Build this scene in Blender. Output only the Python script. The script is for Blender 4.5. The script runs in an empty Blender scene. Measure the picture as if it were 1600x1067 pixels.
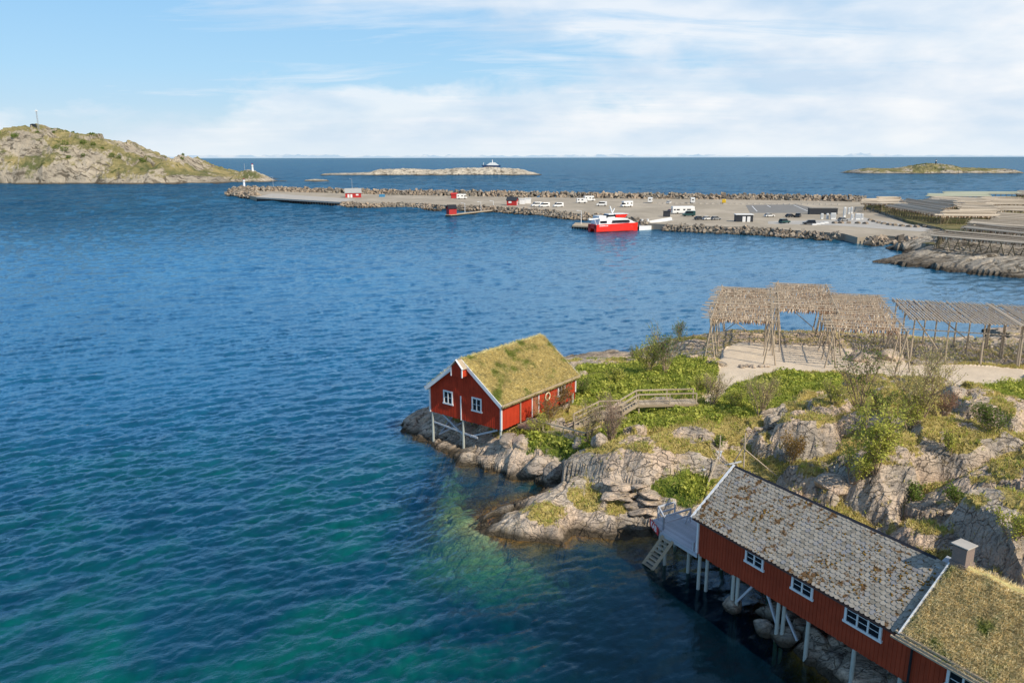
import bpy, math, random
import numpy as np
from mathutils import Vector, Matrix, Euler
random.seed(7); rng = np.random.default_rng(11)
S = bpy.context.scene
COL = S.collection
R = math.radians
# ------------------------------------------------------------------ camera (drone, 27 m above the sea)
F, CH, ROLL = 1200.0, 27.0, 0.0019
TH = math.atan((533.5-246.3)/F)
def P(px, py, z=0.0):
    "point of the plane at height z seen at a given direction from the drone"
    u = px-800; v = py-533.5
    u, v = u-ROLL*v, v+ROLL*u
    dy = F*math.cos(TH)-v*math.sin(TH); dz = -(F*math.sin(TH)+v*math.cos(TH))
    t = (z-CH)/dz
    return Vector((u*t, dy*t, z))
cam = bpy.data.cameras.new('camera'); co = bpy.data.objects.new('camera', cam); COL.objects.link(co)
co.location = (0, 0, CH)
co.rotation_euler = (Matrix.Rotation(math.pi/2-TH, 3, 'X') @ Matrix.Rotation(-ROLL, 3, 'Z')).to_euler()
cam.sensor_width = 36; cam.lens = F/1600*36; cam.clip_end = 200000; cam.clip_start = 0.5
S.camera = co
S.view_settings.view_transform = 'Standard'; S.view_settings.look = 'None'; S.view_settings.exposure = 0
S.render.resolution_x = 1024; S.render.resolution_y = 682
S.cycles.max_bounces = 6; S.cycles.transparent_max_bounces = 12

# ------------------------------------------------------------------ numpy noise
_perm = rng.permutation(256); _perm = np.concatenate([_perm, _perm, _perm])
_ang = rng.random(256)*2*np.pi
def perlin(x, y, seed=0):
    x = np.asarray(x, float)+seed*17.31; y = np.asarray(y, float)+seed*9.77
    xi = np.floor(x).astype(int); yi = np.floor(y).astype(int)
    xf = x-xi; yf = y-yi; u = xf*xf*xf*(xf*(xf*6-15)+10); v = yf*yf*yf*(yf*(yf*6-15)+10)
    def g(ix, iy, dx, dy):
        a = _ang[_perm[(_perm[ix & 255]+iy) & 255]]
        return np.cos(a)*dx+np.sin(a)*dy
    n0 = g(xi, yi, xf, yf)*(1-u)+g(xi+1, yi, xf-1, yf)*u
    n1 = g(xi, yi+1, xf, yf-1)*(1-u)+g(xi+1, yi+1, xf-1, yf-1)*u
    return (n0*(1-v)+n1*v)*1.5
def fbm(x, y, o=4, seed=0, ridged=False):
    r = 0; a = 1; s = 0
    for i in range(o):
        n = perlin(x, y, seed+i*3)
        if ridged: n = 1-2*np.abs(n)
        r = r+n*a; s += a; a *= .5; x = x*2.03; y = y*2.03
    return r/s
def voronoi(x, y, seed=0):
    "F1, F2, id hash of nearest cell, and offset to it"
    xi = np.floor(x).astype(int); yi = np.floor(y).astype(int)
    f1 = np.full(x.shape, 9.); f2 = np.full(x.shape, 9.); idd = np.zeros(x.shape, int); ox = np.zeros(x.shape); oy = np.zeros(x.shape)
    for i in (-1, 0, 1):
        for j in (-1, 0, 1):
            cx = xi+i; cy = yi+j
            h = _perm[(_perm[(cx+seed*31) & 255]+cy) & 255]; h2 = _perm[(h+57) & 255]
            px = cx+.15+.7*h/255.; py = cy+.15+.7*h2/255.
            d = np.hypot(px-x, py-y)
            c = d < f1
            f2 = np.where(c, f1, np.minimum(f2, d)); idd = np.where(c, h, idd)
            ox = np.where(c, x-px, ox); oy = np.where(c, y-py, oy)
            f1 = np.where(c, d, f1)
    return f1, f2, idd, ox, oy
def inpoly(x, y, poly):
    c = np.zeros(x.shape, bool); n = len(poly)
    for i in range(n):
        x0, y0 = poly[i]; x1, y1 = poly[(i+1) % n]
        if y0 == y1: continue
        t = (y0 > y) != (y1 > y)
        c ^= t & (x < (x1-x0)*(y-y0)/(y1-y0)+x0)
    return c
def polydist(x, y, poly):
    d = np.full(x.shape, 1e9); n = len(poly)
    for i in range(n):
        x0, y0 = poly[i]; x1, y1 = poly[(i+1) % n]
        dx, dy = x1-x0, y1-y0; L = dx*dx+dy*dy+1e-9
        t = np.clip(((x-x0)*dx+(y-y0)*dy)/L, 0, 1)
        d = np.minimum(d, np.hypot(x-x0-t*dx, y-y0-t*dy))
    return d
def sstep(a, b, x):
    t = np.clip((x-a)/(b-a), 0, 1); return t*t*(3-2*t)
class TPS:
    def __init__(s, pts, lam=0.02):
        p = np.array(pts, float); s.c = p[:, :2]; n = len(p)
        K = s.k(p[:, :2], s.c)+lam*np.eye(n)*n
        A = np.zeros((n+3, n+3)); A[:n, :n] = K; A[:n, n] = 1; A[:n, n+1:] = p[:, :2]; A[n, :n] = 1; A[n+1:, :n] = p[:, :2].T
        b = np.zeros(n+3); b[:n] = p[:, 2]; s.w = np.linalg.solve(A, b)
    @staticmethod
    def k(a, b):
        r2 = ((a[:, None, :]-b[None])**2).sum(2)+1e-6
        return r2*np.log(r2)*.5
    def __call__(s, x, y):
        sh = x.shape; q = np.stack([x.ravel(), y.ravel()], 1); out = np.empty(len(q))
        for i in range(0, len(q), 20000):
            c = q[i:i+20000]; out[i:i+20000] = s.k(c, s.c)@s.w[:-3]+s.w[-3]+c@s.w[-2:]
        return out.reshape(sh)

# ------------------------------------------------------------------ object helpers
def tag(o, label=None, cat=None, group=None, kind=None):
    if label: o['label'] = label
    if cat: o['category'] = cat
    if group: o['group'] = group
    if kind: o['kind'] = kind
    return o
def empty(name, loc=(0, 0, 0), rz=0, label=None, cat=None, group=None):
    o = bpy.data.objects.new(name, None); COL.objects.link(o); o.location = loc; o.rotation_euler = (0, 0, rz)
    o.empty_display_size = .3
    return tag(o, label, cat, group)
def copy_tree(o, parent=None):
    c = o.copy(); COL.objects.link(c); c.parent = parent
    for ch in list(o.children): copy_tree(ch, c)
    return c
def npmesh(name, v, f, mat, parent=None, smooth=False, attrs=None):
    "mesh from numpy arrays; faces all of one size"
    me = bpy.data.meshes.new(name); v = np.asarray(v, np.float32); f = np.asarray(f, np.int32); k = f.shape[1]
    me.vertices.add(len(v)); me.vertices.foreach_set('co', v.ravel())
    me.loops.add(f.size); me.loops.foreach_set('vertex_index', f.ravel())
    me.polygons.add(len(f)); me.polygons.foreach_set('loop_start', np.arange(0, f.size, k, dtype=np.int32))
    me.polygons.foreach_set('loop_total', np.full(len(f), k, np.int32))
    me.polygons.foreach_set('use_smooth', np.full(len(f), smooth))
    me.update(calc_edges=True)
    for n, a in (attrs or {}).items():
        at = me.attributes.new(n, 'FLOAT', 'POINT'); at.data.foreach_set('value', np.asarray(a, np.float32).ravel())
    me.materials.append(mat)
    o = bpy.data.objects.new(name, me); COL.objects.link(o); o.parent = parent
    return o
class MB:
    def __init__(s): s.v = []; s.f = []
    def add(s, vs, fs):
        b = len(s.v); s.v += [tuple(p) for p in vs]; s.f += [tuple(b+i for i in f) for f in fs]
    def box(s, x0, x1, y0, y1, z0, z1):
        s.add([(x0, y0, z0), (x1, y0, z0), (x1, y1, z0), (x0, y1, z0), (x0, y0, z1), (x1, y0, z1), (x1, y1, z1), (x0, y1, z1)],
              [(0, 3, 2, 1), (4, 5, 6, 7), (0, 1, 5, 4), (1, 2, 6, 5), (2, 3, 7, 6), (3, 0, 4, 7)])
    def beam(s, a, b, w=.1, h=None, up=(0, 0, 1)):
        a = Vector(a); b = Vector(b); h = h or w; d = (b-a).normalized(); up = Vector(up)
        if abs(d.dot(up)) > .98: up = Vector((1, 0, 0))
        x = d.cross(up).normalized(); y = x.cross(d).normalized()
        vs = []
        for p in (a, b):
            for i, j in ((-1, -1), (1, -1), (1, 1), (-1, 1)): vs.append(p+x*i*w/2+y*j*h/2)
        s.add(vs, [(0, 1, 2, 3), (7, 6, 5, 4), (0, 4, 5, 1), (1, 5, 6, 2), (2, 6, 7, 3), (3, 7, 4, 0)])
    def tube(s, a, b, r0, r1=None, n=7):
        a = Vector(a); b = Vector(b); r1 = r0 if r1 is None else r1; d = (b-a).normalized()
        up = Vector((0, 0, 1)) if abs(d.z) < .95 else Vector((1, 0, 0))
        x = d.cross(up).normalized(); y = x.cross(d)
        vs = []
        for p, r in ((a, r0), (b, r1)):
            for i in range(n):
                t = 2*math.pi*i/n; vs.append(p+x*math.cos(t)*r+y*math.sin(t)*r)
        s.add(vs, [(i, (i+1) % n, n+(i+1) % n, n+i) for i in range(n)]+[tuple(range(n-1, -1, -1)), tuple(range(n, 2*n))])
    def prism(s, poly, y0, y1, ax='y', inset=None):
        "polygon in (a,z), extruded along y (or x when ax='x'); inset list narrows each point"
        n = len(poly); ins = inset or [0]*n; vs = []
        for k, yy in ((1, y0), (-1, y1)):
            for (a, z), t in zip(poly, ins): vs.append((a, yy+k*t, z) if ax == 'y' else (yy+k*t, a, z))
        s.add(vs, [tuple(range(n)), tuple(range(2*n-1, n-1, -1))]+[(i, n+i, n+(i+1) % n, (i+1) % n) for i in range(n)])
    def slab(s, pts, th):
        "a polygon of 3D points thickened downward along its own normal"
        p = [Vector(q) for q in pts]; nn = (p[1]-p[0]).cross(p[2]-p[0]).normalized()
        if nn.z < 0: nn = -nn
        n = len(p); s.add(p+[q-nn*th for q in p], [tuple(range(n)), tuple(range(2*n-1, n-1, -1))]+[(i, n+i, n+(i+1) % n, (i+1) % n) for i in range(n)])
    def build(s, name, mat, parent=None, bevel=0, smooth=False):
        me = bpy.data.meshes.new(name); me.from_pydata(s.v, [], s.f); me.materials.append(mat)
        import bmesh
        bm = bmesh.new(); bm.from_mesh(me); bmesh.ops.recalc_face_normals(bm, faces=bm.faces); bm.to_mesh(me); bm.free()
        if smooth: me.polygons.foreach_set('use_smooth', [True]*len(me.polygons))
        o = bpy.data.objects.new(name, me); COL.objects.link(o); o.parent = parent
        if bevel:
            m = o.modifiers.new('bevel', 'BEVEL'); m.width = bevel; m.segments = 2; m.limit_method = 'ANGLE'
        return o
def world_part(mb_fn, name, mat, parent, **k):
    pass

# ------------------------------------------------------------------ materials
class NT:
    def __init__(s, name):
        s.m = bpy.data.materials.new(name); s.m.use_nodes = True; s.t = s.m.node_tree; s.t.nodes.clear()
        s.out = s.n('ShaderNodeOutputMaterial')
    def n(s, typ, props=None, **ins):
        nd = s.t.nodes.new(typ)
        for k, v in (props or {}).items(): setattr(nd, k, v)
        for k, v in ins.items():
            key = int(k[1:]) if k[0] == '_' and k[1:].isdigit() else k.replace('_', ' ')
            s.set(nd.inputs[key], v)
        return nd
    def set(s, sock, v):
        if isinstance(v, bpy.types.NodeSocket): s.t.links.new(v, sock)
        elif isinstance(v, bpy.types.Node): s.t.links.new(v.outputs[0], sock)
        elif isinstance(v, (tuple, list)) and len(v) == 3 and len(sock.default_value) == 4: sock.default_value = (*v, 1)
        else: sock.default_value = v
    def coord(s, which='Object'): return s.n('ShaderNodeTexCoord').outputs[which]
    def geo(s, which='Position'): return s.n('ShaderNodeNewGeometry').outputs[which]
    def noise(s, vec, scale, detail=4, rough=.55, dist=0, **p):
        return s.n('ShaderNodeTexNoise', p or None, Vector=vec, Scale=scale, Detail=detail, Roughness=rough, Distortion=dist).outputs[0]
    def map(s, vec, scale=(1, 1, 1), rot=(0, 0, 0), loc=(0, 0, 0)):
        return s.n('ShaderNodeMapping', Vector=vec, Scale=scale, Rotation=rot, Location=loc).outputs[0]
    def ramp(s, f, stops, interp='LINEAR'):
        nd = s.n('ShaderNodeValToRGB', Fac=f); cr = nd.color_ramp; cr.interpolation = interp
        while len(cr.elements) < len(stops): cr.elements.new(.5)
        for e, (p, c) in zip(cr.elements, stops):
            e.position = p; e.color = (*c, 1) if isinstance(c, (tuple, list)) else (c, c, c, 1)
        return nd.outputs[0]
    def mix(s, f, a, b, mode='MIX'):
        nd = s.n('ShaderNodeMix', dict(data_type='RGBA', blend_type=mode))
        s.set(nd.inputs[0], f); s.set(nd.inputs[6], a); s.set(nd.inputs[7], b); return nd.outputs[2]
    def math(s, op, a, b=0.0, c=0.0, clamp=False):
        nd = s.n('ShaderNodeMath', dict(operation=op, use_clamp=clamp)); s.set(nd.inputs[0], a); s.set(nd.inputs[1], b); s.set(nd.inputs[2], c); return nd.outputs[0]
    def attr(s, name): return s.n('ShaderNodeAttribute', dict(attribute_name=name)).outputs['Fac']
    def bump(s, h, strength=.5, dist=.05, normal=None):
        nd = s.n('ShaderNodeBump', Height=h, Strength=strength, Distance=dist)
        if normal is not None: s.set(nd.inputs['Normal'], normal)
        return nd.outputs[0]
    def bsdf(s, col, rough=.8, normal=None, metal=0, spec=.3, **k):
        nd = s.n('ShaderNodeBsdfPrincipled'); s.set(nd.inputs['Base Color'], col); s.set(nd.inputs['Roughness'], rough)
        nd.inputs['Metallic'].default_value = metal; nd.inputs['Specular IOR Level'].default_value = spec
        if normal is not None: s.set(nd.inputs['Normal'], normal)
        return nd
    def done(s, sh): s.t.links.new(sh.outputs[0] if isinstance(sh, bpy.types.Node) else sh, s.out.inputs[0]); return s.m
def paint(name, c, var=.25, scale=3, rough=.7, spec=.3, bump=.15):
    t = NT(name); p = t.coord()
    n = t.noise(p, scale, 5); n2 = t.noise(p, scale*9, 3)
    col = t.mix(t.ramp(n, [(.3, 0.), (.7, 1.)]), tuple(x*(1-var) for x in c), tuple(min(1, x*(1+var)) for x in c))
    col = t.mix(t.math('MULTIPLY', n2, .3), col, tuple(x*.6 for x in c))
    return t.done(t.bsdf(col, rough, t.bump(n2, bump, .02), spec=spec))
def wood(name, c, c2, scale=1.0, stretch=(1, 1, 1)):
    t = NT(name); p = t.coord(); g = t.geo('Random Per Island')
    n = t.noise(p, 4*scale, 6, .7); n2 = t.noise(p, 30*scale, 3)
    f = t.math('MULTIPLY_ADD', g, .5, t.math('MULTIPLY', n, .5))
    col = t.mix(t.ramp(f, [(.2, 0.), (.75, 1.)]), c, c2)
    col = t.mix(t.math('MULTIPLY', n2, .35), col, tuple(x*.45 for x in c))
    return t.done(t.bsdf(col, .85, t.bump(n2, .3, .02), spec=.2))
M = {}
def red_wall(name, c):
    t = NT(name); p = t.coord(); g = t.geo('Random Per Island')
    n = t.noise(p, 1.2, 6, .65); n2 = t.noise(t.map(p, (14, 14, 1.6)), 1.0, 4)
    col = t.mix(t.ramp(n, [(.3, 0.), (.7, 1.)]), tuple(x*.8 for x in c), tuple(x*1.15 for x in c))
    col = t.mix(t.ramp(n2, [(.55, 0.), (.8, .45)]), col, (c[0]*.55, c[1]*.7, c[2]*.8))
    col = t.mix(t.math('MULTIPLY', g, .25), col, tuple(x*.6 for x in c))
    return t.done(t.bsdf(col, .75, t.bump(n2, .3, .01), spec=.2))
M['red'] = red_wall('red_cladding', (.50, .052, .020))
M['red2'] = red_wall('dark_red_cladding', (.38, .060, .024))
M['redfar'] = paint('red_paint', (.42, .03, .03), .15)
M['white'] = paint('white_paint', (.78, .78, .78), .06, 2, .5)
M['weather'] = wood('weathered_wood', (.32, .25, .17), (.54, .44, .32))
M['greywood'] = wood('grey_deck_wood', (.38, .40, .43), (.54, .56, .60))
M['pole'] = wood('pole_wood', (.28, .21, .14), (.62, .52, .40))
M['pile'] = wood('pile_wood', (.34, .35, .31), (.52, .55, .50), .6)
M['black'] = paint('black_metal', (.02, .02, .025), .2, 3, .5)
M['dark'] = paint('dark_cladding', (.03, .035, .045), .2, 2, .6)
M['steel'] = paint('galvanised_metal', (.42, .44, .46), .1, 3, .4)
M['concrete'] = paint('concrete', (.42, .39, .35), .15, .6, .9)
M['asphaltroof'] = paint('grey_roofing', (.36, .36, .35), .12, 1.5, .8)
t = NT('window_glass'); M['glass'] = t.done(t.bsdf((.012, .015, .02), .12, spec=.25))
def carpaint(name, c, r=.25):
    t = NT(name); n = t.noise(t.coord(), 3, 3)
    return t.done(t.bsdf(t.mix(t.math('MULTIPLY', n, .3), c, tuple(x*.8 for x in c)), r, spec=.5))
M['c_white'] = carpaint('white_car_paint', (.75, .75, .74)); M['c_grey'] = carpaint('grey_car_paint', (.28, .29, .30))
M['c_dark'] = carpaint('dark_car_paint', (.03, .035, .045)); M['c_green'] = carpaint('dark_green_car_paint', (.02, .07, .07))
M['c_yellow'] = carpaint('yellow_car_paint', (.70, .45, .02)); M['c_red'] = carpaint('red_car_paint', (.25, .02, .03))
M['c_boat'] = carpaint('red_hull_paint', (.75, .025, .012), .3)
M['c_blue'] = carpaint('blue_plastic', (.05, .22, .40), .5); M['tyre'] = paint('rubber', (.02, .02, .02), .2)
M['farpole'] = wood('bleached_poles', (.28, .22, .16), (.80, .68, .53))
t = NT('dried_fish'); p = t.coord(); g = t.geo('Random Per Island')
M['fish'] = t.done(t.bsdf(t.ramp(g, [(0, (.14, .07, .04)), (.3, (.36, .23, .15)), (.7, (.64, .49, .35)), (1, (.85, .74, .58))]), .7, spec=.2))
# rock
def rock_mat(name, base=(.62, .53, .43), dark=(.10, .085, .07), lichen=.3, scale=1., wet=True):
    t = NT(name); p = t.geo('Position') if name != 'boulder_rock' else t.coord('Object')
    pos = t.geo('Position')
    n = t.noise(p, .5*scale, 8, .62); n2 = t.noise(t.map(pos, (1, 3.2, 2), (0, 0, .6)), .9*scale, 7, .65, 1.2)
    n3 = t.noise(p, 7*scale, 5, .6); ng = t.noise(p, .16*scale, 3)
    col = t.mix(t.ramp(n, [(.3, 0.), (.68, 1.)]), tuple(x*.62 for x in base), base)
    col = t.mix(t.ramp(ng, [(.4, 0.), (.62, .7)]), col, (base[0]*1.14, base[1]*.96, base[2]*.84))
    crack = t.ramp(n2, [(.37, 1.), (.47, 0.)]); crevice_shade = t.ramp(t.noise(pos, .28*scale, 7, .7, .6), [(.50, 0.), (.62, .65)]); col = t.mix(crevice_shade, col, (.20, .185, .17))  # broad dark patches imitate crevice shadow in the rock colour
    col = t.mix(t.math('MULTIPLY', crack, .75), col, dark)
    fine = t.ramp(n3, [(.3, .7), (.5, 0.)]); col = t.mix(t.math('MULTIPLY', fine, .7), col, dark)
    li = t.ramp(t.noise(p, 1.6*scale, 5), [(.56, 0.), (.66, lichen)]); col = t.mix(li, col, (.30, .20, .06))
    if wet:
        z = t.n('ShaderNodeSeparateXYZ', Vector=pos).outputs[2]
        zz = t.math('MULTIPLY_ADD', n, .9, t.math('ADD', z, -.45))
        w = t.ramp(zz, [(.22, 1.), (.80, 0.)]); col = t.mix(t.math('MULTIPLY', w, .92), col, (.035, .026, .014))
    dv = t.n('ShaderNodeVectorMath', dict(operation='MULTIPLY_ADD')); t.set(dv.inputs[0], t.n('ShaderNodeTexNoise', Vector=pos, Scale=.9*scale, Detail=4.0).outputs['Color']); dv.inputs[1].default_value = (1.3/scale, 1.3/scale, .9/scale); t.set(dv.inputs[2], pos)
    cr = []
    for sc_, wd in ((.42, .035), (1.25, .05)):
        v_ = t.n('ShaderNodeTexVoronoi', dict(feature='DISTANCE_TO_EDGE'), Vector=t.map(dv.outputs[0], (.55, 1.5, 1), (0, 0, .65)), Scale=sc_*scale).outputs[0]; cr.append(t.ramp(v_, [(0, 1.), (wd*.8, 0.)]))
    gate = t.ramp(t.noise(pos, .35*scale, 3), [(.42, .15), (.6, 1.)])
    gate0 = t.ramp(t.noise(pos, .22*scale, 3), [(.45, .0), (.62, .9)])
    ck = t.math('MAXIMUM', t.math('MULTIPLY', cr[0], gate0), t.math('MULTIPLY', cr[1], gate))
    col = t.mix(t.math('MULTIPLY', ck, .38), col, tuple(x*.5 for x in dark))
    h = t.math('MULTIPLY_ADD', n2, 1.2, t.math('MULTIPLY', n3, .35)); h = t.math('ADD', h, n); h = t.math('MULTIPLY_ADD', ck, -.8, h)
    return t, col, t.bump(h, .9, .22)
t, c, b = rock_mat('boulder_rock'); M['boulder'] = t.done(t.bsdf(c, .88, b, spec=.25))
t, c, b = rock_mat('outcrop_rock', (.52, .45, .37), lichen=.25, wet=False); nz = t.n('ShaderNodeSeparateXYZ', Vector=t.geo('Normal')).outputs[2]
mm = t.math('MULTIPLY_ADD', t.noise(t.geo('Position'), .6, 7, .68), 1.3, t.math('MULTIPLY', nz, .42))
veg = t.ramp(mm, [(1.06, 0.), (1.14, .95)]); vc = t.mix(t.noise(t.geo('Position'), 2.5, 4), (.12, .14, .025), (.50, .34, .09))
M['outcrop'] = t.done(t.bsdf(t.mix(veg, c, vc), .9, b, spec=.2))
t, c, b = rock_mat('rubble_rock', (.42, .37, .30), scale=.35); g = t.geo('Random Per Island')
M['rubble'] = t.done(t.bsdf(t.mix(t.ramp(g, [(0, .9), (.6, 0.)]), c, (.13, .11, .09)), .9, b))
# ground of the near shore: rock + veg + gravel, painted by vertex masks
t, rockc, rb = rock_mat('shore_ground'); pos = t.geo('Position')
nv = t.noise(pos, 1.3, 6, .6); nv2 = t.noise(pos, .35, 4); nv3 = t.noise(pos, 9, 4, .7)
veg = t.ramp(t.math('ADD', t.attr('veg'), t.math('MULTIPLY_ADD', nv, .9, -.45)), [(.42, 0.), (.58, 1.)])
gcol = t.mix(t.ramp(nv2, [(.35, 0.), (.65, 1.)]), (.09, .14, .02), (.25, .29, .05))
gcol = t.mix(t.ramp(nv3, [(.35, .8), (.6, 0.)]), gcol, (.03, .045, .01))
dry = t.mix(nv, (.26, .20, .05), (.58, .47, .18)); dry = t.mix(t.ramp(nv3, [(.3, .7), (.55, 0.)]), dry, (.16, .11, .03))
gcol = t.mix(t.ramp(t.math('ADD', t.attr('dry'), t.math('MULTIPLY_ADD', nv, .8, -.4)), [(.35, 0.), (.65, 1.)]), gcol, dry)
col = t.mix(veg, rockc, gcol)
grav = t.mix(t.noise(pos, .5, 5, .7), (.50, .40, .295), (.76, .64, .49)); grav = t.mix(t.ramp(t.noise(pos, 14, 3), [(.35, .5), (.55, 0.)]), grav, (.34, .28, .21))
col = t.mix(t.ramp(t.math('ADD', t.attr('gravel'), t.math('MULTIPLY_ADD', nv, .6, -.3)), [(.42, 0.), (.56, 1.)]), col, grav)
# sea bed: pale sand, kelp
z = t.n('ShaderNodeSeparateXYZ', Vector=pos).outputs[2]
kelp = t.ramp(t.math('ADD', t.noise(pos, .75, 7, .75, .8), t.math('MULTIPLY_ADD', t.attr('kelp'), .5, -.25)), [(.42, 0.), (.56, 1.)])
sand = t.mix(t.noise(pos, 2.2, 5, .7), (.16, .20, .08), (.85, .90, .50))
bed = t.mix(kelp, sand, t.mix(t.noise(pos, 3.5, 5), (.03, .02, .006), (.50, .26, .06)))
under = t.ramp(t.math('ADD', z, .5), [(.42, 1.), (.5, 0.)])
col = t.mix(under, col, bed)
gm = t.ramp(t.math('ADD', t.attr('gravel'), t.math('MULTIPLY_ADD', nv, .6, -.3)), [(.42, 1.), (.56, .12)])
for nd in list(t.t.nodes):
    if nd.type == 'BUMP': t.set(nd.inputs['Strength'], gm)
M['ground'] = t.done(t.bsdf(col, .92, rb, spec=.15))
def leafmat(name, a, b, tr=.35):
    t = NT(name); g = t.geo('Random Per Island'); n = t.noise(t.geo('Position'), .7, 3)
    c = t.mix(t.math('MULTIPLY_ADD', g, .6, t.math('MULTIPLY', n, .4)), a, b)
    s1 = t.bsdf(c, .7, spec=.15); s2 = t.n('ShaderNodeBsdfTranslucent', Color=c)
    return t.done(t.n('ShaderNodeMixShader', _0=tr, _1=s1.outputs[0], _2=s2.outputs[0]))
M['grass'] = leafmat('green_grass', (.10, .17, .015), (.58, .60, .12))
M['drygrass'] = leafmat('dry_grass', (.30, .24, .06), (.85, .72, .32))
M['rgrass'] = leafmat('roof_grass', (.13, .12, .03), (.62, .52, .22))
M['rgrass2'] = leafmat('brown_roof_grass', (.11, .085, .03), (.50, .37, .17))
M['leafY'] = leafmat('yellow_green_leaves', (.20, .24, .03), (.68, .66, .15)); M['leafB'] = leafmat('budding_leaves', (.26, .23, .07), (.72, .62, .28))
M['leafG'] = leafmat('green_leaves', (.05, .10, .02), (.24, .30, .06)); M['bark'] = wood('bark', (.20, .14, .10), (.42, .31, .22))

MOUNDS = [(1301, 634, 66, .55), (1270, 674, 96, .85), (1196, 694, 46, 1.0), (1363, 650, 52, .6), (1385, 725, 90, .9), (1430, 705, 80, .7), (1500, 696, 120, .55), (1264, 742, 64, .7), (1545, 648, 100, .55), (1562, 748, 90, .5), (1565, 815, 130, .75), (1452, 842, 90, .7), (1330, 712, 50, .6),
 (1300, 770, 46, .7), (1408, 788, 50, .6), (1440, 600, 64, .35), (1590, 690, 54, .5), (955, 716, 70, .6), (1010, 700, 90, .35), (1075, 700, 80, .3), (930, 790, 90, .45), (860, 805, 90, .45), (1245, 640, 40, .6), (1400, 612, 50, .5), (1340, 600, 40, .4), (1230, 700, 40, .7), (900, 568, 50, .25), (965, 566, 60, .22), (1075, 535, 60, .4), (1490, 755, 46, .6)]
# ------------------------------------------------------------------ near shore: one height field, rock above the sea and bed below it
BO = Vector((11.79, 44.41, 0)); BRZ = math.atan2(-.868, .4964)          # frame of the long boathouse row
def B(a, n, z=0.0): return Vector((BO.x+a*.4964+n*.868, BO.y-a*.868+n*.4964, z))
HO = Vector((-.99, 64.97, 0)); HRZ = math.atan2(.785, .62)              # frame of the turf-roofed boathouse
def Hh(x, y, z=0.0): return Vector((HO.x+x*.62-y*.785, HO.y+x*.785+y*.62, z))
coast = [P(x, y, 0)[:2] for x, y in [(1055, 541), (1012, 551), (985, 554), (955, 549), (925, 553), (890, 557), (862, 566), (810, 590), (750, 612), (700, 634), (650, 650), (622, 660), (628, 674), (645, 684), (670, 693), (692, 706), (716, 722), (768, 732), (800, 746), (836, 754), (848, 760), (842, 773), (824, 792), (792, 808), (774, 822), (786, 832), (840, 837), (880, 830), (896, 821), (932, 816), (980, 816), (1002, 823), (1018, 834)]]
coast += [B(a, n)[:2] for a, n in [(-3, 3.0), (0, 3.8), (3, 3.6), (5, 2.4), (6.5, .9), (8.5, .2), (10.5, -.2), (12.5, -.9), (15, -1.2), (22, -2), (30, -2)]]
coast += [(60, 8), (92, 8), (92, 121), (75, 120)]
coast += [(P(x, y, z)+Vector((0, 3, 0)))[:2] for x, y, z in [(1599, 543, 3), (1500, 536, 3), (1430, 524, 3), (1330, 515, 3), (1250, 514, 3.2), (1160, 508, 3.2), (1110, 508, 2.5), (1078, 522, 1.4)]]
ctl = [(682, 686, .35), (729, 706, .12), (783, 710, 1.05), (650, 664, .7), (690, 672, 1.0), (740, 690, 1.0), (760, 700, 1.1), (740, 715, .25), (800, 728, 1.0), (840, 737, 1.0), (850, 712, 2.6), (872, 738, .9), (860, 752, .3),
 (810, 690, 2.4), (850, 688, 2.9), (880, 684, 3.0), (905, 700, 3.0), (925, 722, 2.7), (820, 668, 2.8), (940, 700, 3.6), (1000, 680, 4.3), (1060, 672, 4.9), (1110, 690, 4.6), (1040, 715, 4.1), (970, 735, 3.3), (1000, 750, 3.0), (1050, 740, 3.5), (1085, 728, 3.6),
 (830, 812, .9), (860, 795, 1.7), (900, 795, 1.7), (940, 790, 2.0), (975, 800, 1.7), (895, 758, 2.2), (945, 765, 2.8), (1000, 775, 2.6), (1018, 792, 1.9), (1030, 812, .8), (1060, 772, 2.4), (1050, 790, 1.9), (1090, 750, 2.9), (1078, 790, 2.0),
 (890, 660, 2.9), (930, 655, 3.2), (960, 630, 3.0), (1000, 640, 3.5), (1040, 635, 4.0), (1085, 628, 4.4), (930, 600, 2.6), (900, 600, 2.2), (1000, 595, 3.4), (1060, 592, 4.1), (920, 578, 1.5), (980, 570, 1.6), (940, 561, .8), (1000, 562, 1.6), (1040, 562, 2.8), (1080, 562, 3.8), (1075, 535, 2.8),
 (1150, 560, 4.1), (1250, 572, 4.3), (1150, 598, 4.4), (1350, 570, 4.3), (1450, 578, 4.4), (1550, 582, 4.5), (1599, 588, 4.6), (1300, 535, 4.0), (1200, 530, 3.9), (1400, 540, 3.8), (1500, 548, 3.8), (1590, 552, 3.8), (1250, 520, 3.6), (1120, 520, 3.3),
 (1170, 625, 4.3), (1230, 630, 5.0), (1310, 605, 5.2), (1290, 640, 6.2), (1350, 622, 6.4), (1420, 640, 7.0), (1480, 604, 6.0), (1500, 655, 6.6), (1560, 640, 5.8), (1599, 610, 4.9), (1590, 680, 6.0), (1400, 690, 6.2), (1310, 700, 4.6), (1240, 690, 4.9), (1190, 690, 4.3),
 (1250, 740, 3.7), (1330, 755, 4.2), (1450, 695, 6.2), (1420, 740, 5.0), (1380, 790, 3.4), (1300, 780, 3.3), (1170, 715, 3.6), (1520, 710, 5.8), (1460, 770, 3.4), (1400, 810, 3.0), (1490, 790, 3.8), (1560, 740, 6.3), (1599, 760, 6.8), (1590, 820, 6.2), (1540, 850, 5.0), (1450, 820, 3.3), (1599, 880, 5.6)]
cp = [tuple(P(*c)) for c in ctl]
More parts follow.
